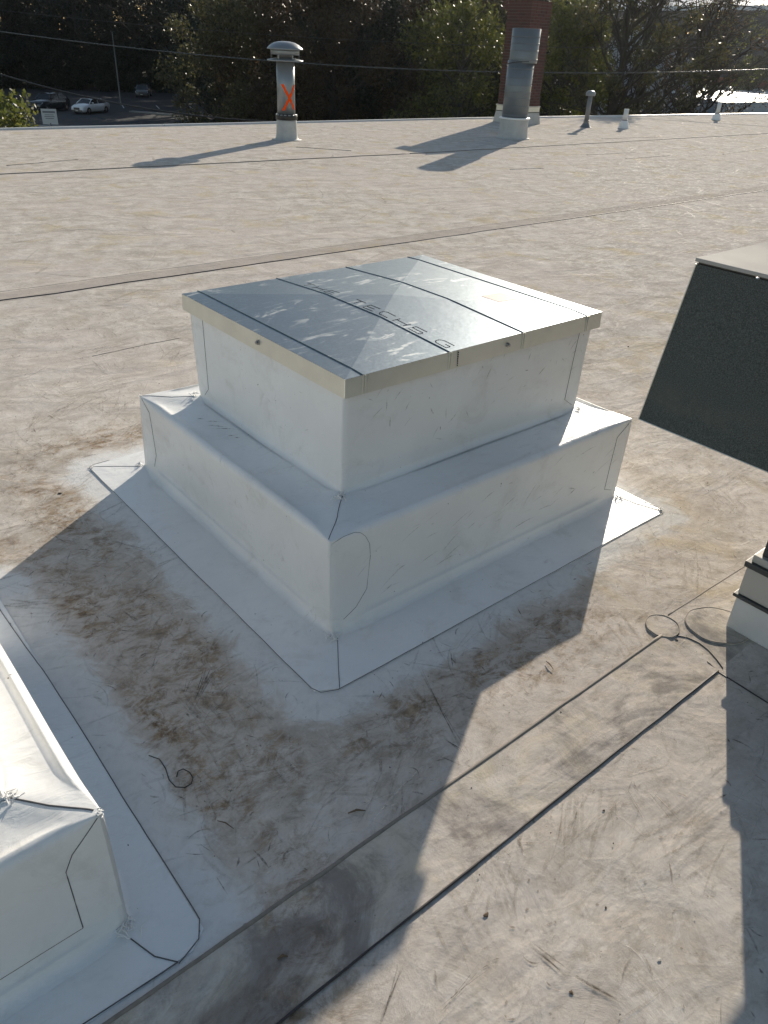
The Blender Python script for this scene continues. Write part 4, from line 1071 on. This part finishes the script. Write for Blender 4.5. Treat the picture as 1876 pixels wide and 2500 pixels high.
M['leaf_brown'] = leaf_mat('browning_foliage', (.040, .028, .018), (.09, .060, .025), .35)
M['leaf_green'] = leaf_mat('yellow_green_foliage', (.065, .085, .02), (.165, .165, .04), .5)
M['leaf_olive'] = leaf_mat('olive_foliage', (.045, .052, .024), (.11, .095, .04), .45)
M['bark'] = plain('dark_bark', (.045, .038, .032), .9, scale=6, var=.3)

def leaves(blobs, n, size, seed, droop=0.0):
    g_ = np.random.default_rng(seed); B = np.array(blobs); w = B[:, 3] ** 2; idx = g_.choice(len(B), n, p=w / w.sum())
    d = g_.normal(size=(n, 3)); d /= np.linalg.norm(d, axis=1)[:, None]; rr = g_.random(n) ** .45
    c = B[idx, :3] + d * (rr * B[idx, 3])[:, None] * np.array([1, 1, .78])
    c += g_.normal(size=(n, 3)) * .12
    a = g_.normal(size=(n, 3)); a /= np.linalg.norm(a, axis=1)[:, None]
    b = np.cross(a, g_.normal(size=(n, 3))); b /= np.linalg.norm(b, axis=1)[:, None]
    s_ = size * g_.uniform(.6, 1.3, n)[:, None]
    V_ = np.stack([c - a * s_ * .5, c + b * s_ * .28, c + a * s_ * .5, c - b * s_ * .28], 1).reshape(-1, 3)
    me = bpy.data.meshes.new('crown'); me.vertices.add(len(V_)); me.vertices.foreach_set('co', V_.ravel())
    me.loops.add(4 * n); me.loops.foreach_set('vertex_index', np.arange(4 * n)); me.polygons.add(n)
    me.polygons.foreach_set('loop_start', np.arange(0, 4 * n, 4)); me.polygons.foreach_set('loop_total', np.full(n, 4)); me.update(); return me
def tree_meshes(H, Rr, seed, nleaf, size, nblob=26, open_=False, base=.28):
    rnd = random.Random(seed); blobs = []
    for i in range(nblob):
        z = H * (base + (1 - base) * (i + .5) / nblob); tz = (z / H - base) / (1 - base)
        rad = Rr * (math.sin(math.pi * min(1, tz * .85 + .12)) ** .7); a = i * 2.4 + rnd.random(); q = rnd.random() ** .6
        blobs.append((math.cos(a) * rad * q, math.sin(a) * rad * q, z, Rr * rnd.uniform(.16, .34) * (.6 if open_ else 1)))
    cr = leaves(blobs, nleaf, size, seed)
    tk = MB(); lean = Vector((rnd.gauss(0, .04), rnd.gauss(0, .04), 1))
    r0 = H * .022; pts = [Vector((0, 0, -.3))] + [lean * (H * .8 * t) + Vector((mnoise.noise(Vector((t * 3, seed, 0))) * .3, mnoise.noise(Vector((t * 3, seed, 9))) * .3, 0)) for t in (.15, .35, .55, .75, 1)]
    tk.tube(pts, [r0 * 1.3, r0, r0 * .85, r0 * .65, r0 * .4, r0 * .12], 8)
    for bx_, by_, bz_, br_ in blobs:
        st = max(.18, (bz_ / H) - .22); P0 = lean * (H * .8 * min(1, st / .8)); P3_ = Vector((bx_, by_, bz_))
        mid_ = P0.lerp(P3_, .5) + Vector((rnd.gauss(0, .25), rnd.gauss(0, .25), -.3)); q1 = P0.lerp(mid_, .5); q2 = mid_.lerp(P3_, .5) + Vector((0, 0, .15))
        tk.tube([P0, q1, mid_, q2, P3_], [r0 * .42, r0 * .32, r0 * .24, r0 * .15, r0 * .05], 5, caps=False)
        for _ in range(3 if not open_ else 7):
            e = P3_ + Vector((rnd.gauss(0, 1), rnd.gauss(0, 1), rnd.gauss(.3, .7))) * br_ * (1.0 if not open_ else 1.9); k0 = mid_.lerp(P3_, rnd.random())
            tk.tube([k0, k0.lerp(e, .5) + Vector((0, 0, .1)), e], [r0 * .13, r0 * .08, r0 * .03], 4, caps=False)
    return cr, tk.mesh('trunk')
protos = {
 'a': tree_meshes(17, 5.4, 11, 15000, .30, 34), 'b': tree_meshes(15, 6.2, 12, 15000, .28, 38), 'c': tree_meshes(19, 5.0, 13, 15000, .30, 36),
 'o': tree_meshes(13, 4.6, 14, 9000, .20, 40, True, .2), 'p': tree_meshes(12, 4.2, 15, 2600, .17, 44, True, .25),
 'u': tree_meshes(4.6, 2.3, 16, 6500, .15, 22, False, .10)}
def plant(key, name, loc, sc, mat, label, cat, group=None, rz=None, lean=0):
    cr, tk = protos[key]; t = empty(name, loc, random.uniform(0, 6.28) if rz is None else rz, label, cat, group); t.scale = (sc, sc, sc)
    t.rotation_euler = (lean, 0, t.rotation_euler[2])
    c_ = bpy.data.objects.new('crown', cr); COL.objects.link(c_); c_.parent = t
    if not cr.materials: cr.materials.append(mat)
    c_.material_slots[0].link = 'OBJECT'; c_.material_slots[0].material = mat
    k_ = bpy.data.objects.new('trunk', tk); COL.objects.link(k_); k_.parent = t
    if not tk.materials: tk.materials.append(M['bark'])
    return t
protos['v'] = tree_meshes(5.0, .85, 19, 1500, .17, 12, False, .62)
protos['s'] = tree_meshes(6, 4.2, 17, 9000, .30, 26, False, .04)
protos['w'] = tree_meshes(15, 6.0, 18, 16000, .34, 44, False, .05)
gl = 'trees of the dark wood behind the parking lot'; gc = 'trees of the brownish wood behind the roof edge'
for az in np.arange(24, 90, 2.9):       # rear rows
    for dist in (150, 178):
        if az < 40 and dist == 150: continue
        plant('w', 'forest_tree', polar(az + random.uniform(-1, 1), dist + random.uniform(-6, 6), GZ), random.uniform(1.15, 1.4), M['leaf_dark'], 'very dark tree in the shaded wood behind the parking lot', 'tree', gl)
for i_, az in enumerate(np.arange(57, 84, 1.9)):
    plant('s', 'forest_shrub', polar(az + random.uniform(-.5, .5), 141 + random.uniform(-3, 3), GZ), random.uniform(.8, 1.2), M['leaf_dark'], 'dark undergrowth shrub along the back kerb of the parking lot', 'shrub', 'undergrowth along the back of the parking lot')
for az, dist in ((63.5, 118), (62, 104), (60.6, 92), (59.3, 80), (62.5, 135), (60, 120), (66, 140), (69.5, 141), (73.5, 143), (77, 140), (80, 120), (78.2, 104), (58.5, 105)):
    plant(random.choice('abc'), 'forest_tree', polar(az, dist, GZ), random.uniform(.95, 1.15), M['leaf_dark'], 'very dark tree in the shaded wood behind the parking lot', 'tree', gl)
seen_labels = set()
for az in np.arange(41, 60, 2.7):
    for dist in (58, 76, 98):
        mt = random.choice([M['leaf_dark'], M['leaf_brown'], M['leaf_olive']]); adj = {'dark_foliage': 'dark green', 'browning_foliage': 'brownish autumn', 'olive_foliage': 'olive green'}[mt.name]; row_ = {58: 'front', 76: 'middle', 98: 'back'}[dist]; pl_ = 'behind the tall vent pipe' if az > 54.5 else 'just right of the tall vent pipe' if az > 51 else 'midway from vent pipe to chimney' if az > 46 else 'just left of the chimney' if az > 43 else 'behind the chimney'
        lb_ = f'{adj} tree, {row_} row of the wood, {pl_}'
        if lb_ in seen_labels: lb_ = 'left-hand ' + lb_
        seen_labels.add(lb_)
        plant('w' if dist > 60 else random.choice('abw'), 'woodland_tree', polar(az + random.uniform(-.8, .8), dist + random.uniform(-3, 3), GZ), random.uniform(.68, .8) if dist < 70 else random.uniform(.8, .95), mt, lb_, 'tree', gc)
plant('b', 'leafy_tree', polar(45.2, 47, GZ), .66, M['leaf_green'], 'yellow-green leafy tree just left of the brick chimney', 'tree')
plant('a', 'leafy_tree', polar(38.9, 46, GZ), .60, M['leaf_green'], 'bright yellow-green tree just right of the brick chimney', 'tree', rz=1)
plant('o', 'branchy_tree', polar(35.0, 44, GZ), .98, M['leaf_olive'], 'dark-trunked branchy tree behind the short stub pipe', 'tree', rz=.4, lean=.05)
plant('o', 'branchy_tree', polar(37.9, 62, GZ), 1.0, M['leaf_olive'], 'branchy olive tree set back right of the yellow-green one', 'tree', rz=2.)
plant('p', 'bare_tree', polar(30.5, 52, GZ), .92, M['leaf_brown'], 'nearly bare tree with twigs crossing the white roof', 'tree', rz=3.)
plant('p', 'bare_tree', polar(33.8, 56, GZ), 1.0, M['leaf_olive'], 'sparse brown tree left of the white roof', 'tree', rz=4.)
plant('p', 'branchy_tree', polar(29.8, 90, GZ), 1.2, M['leaf_green'], 'green tree in front of the dark warehouse wall', 'tree', rz=5.)
plant('b', 'leafy_tree', polar(27.6, 112, GZ), .55, M['leaf_olive'], 'round olive tree against the foot of the warehouse at the right edge', 'tree', rz=1.5)
plant("b", "leafy_tree", polar(31.5, 114, GZ), .5, M['leaf_olive'], 'round tree behind the far end of the white roof', 'tree', rz=2.5)
plant('a', 'leafy_tree', polar(33.5, 118, GZ), .62, M['leaf_dark'], 'dark tree beside the warehouse corner', 'tree', rz=2.5)
plant('b', 'leafy_tree', polar(41, 86, GZ), .8, M['leaf_dark'], 'dark tree hidden behind the brick chimney', 'tree', rz=2.5)
plant('c', 'leafy_tree', polar(39, 118, GZ), .8, M['leaf_dark'], 'tall dark tree far behind the yellow-green one', 'tree', rz=.5)
for i, (az, dist, sc, lb, mt) in enumerate([(36.5, 34, .78, 'low green shrub at the roof edge left of the first stub pipe', 'leaf_green'), (34, 36, .75, 'low olive shrub behind the first stub pipe', 'leaf_olive'), (39.6, 33, .8, 'low shrub beside the chimney base', 'leaf_green'), (31.8, 40, .8, 'dark shrub below the left end of the white roof', 'leaf_olive'), (29.6, 42, .74, 'dark shrub below the near edge of the white roof', 'leaf_dark')]):
    plant('u', 'shrub', polar(az, dist, GZ), sc * 1.05, M[mt], lb, 'shrub')
plant('u', 'leafy_bush', polar(74.6, 30, GZ), 1.28, M['leaf_green'], 'glossy yellow-green bush at the left edge of the photo', 'bush', rz=.3)
plant('v', 'leafy_bush', polar(72.4, 31, GZ), 1.0, M['leaf_green'], 'narrow glossy treetop beside the white sign', 'bush', rz=2.3)

# ------------------------------------------------------------------ air volume added in place of lens glare
hz = MB().box(-330, -330, GZ - 1, 330, 330, 24.0).build('glare_volume', None, kind='stuff')
hm = bpy.data.materials.new('glare_scatter'); hm.use_nodes = True; hn = hm.node_tree; hn.nodes.clear()
pv = hn.nodes.new('ShaderNodeVolumePrincipled'); pv.inputs['Color'].default_value = (.86, .92, 1, 1); pv.inputs['Density'].default_value = .00011; pv.inputs['Anisotropy'].default_value = .8
ho = hn.nodes.new('ShaderNodeOutputMaterial'); hn.links.new(pv.outputs[0], ho.inputs['Volume']); hz.data.materials.append(hm)
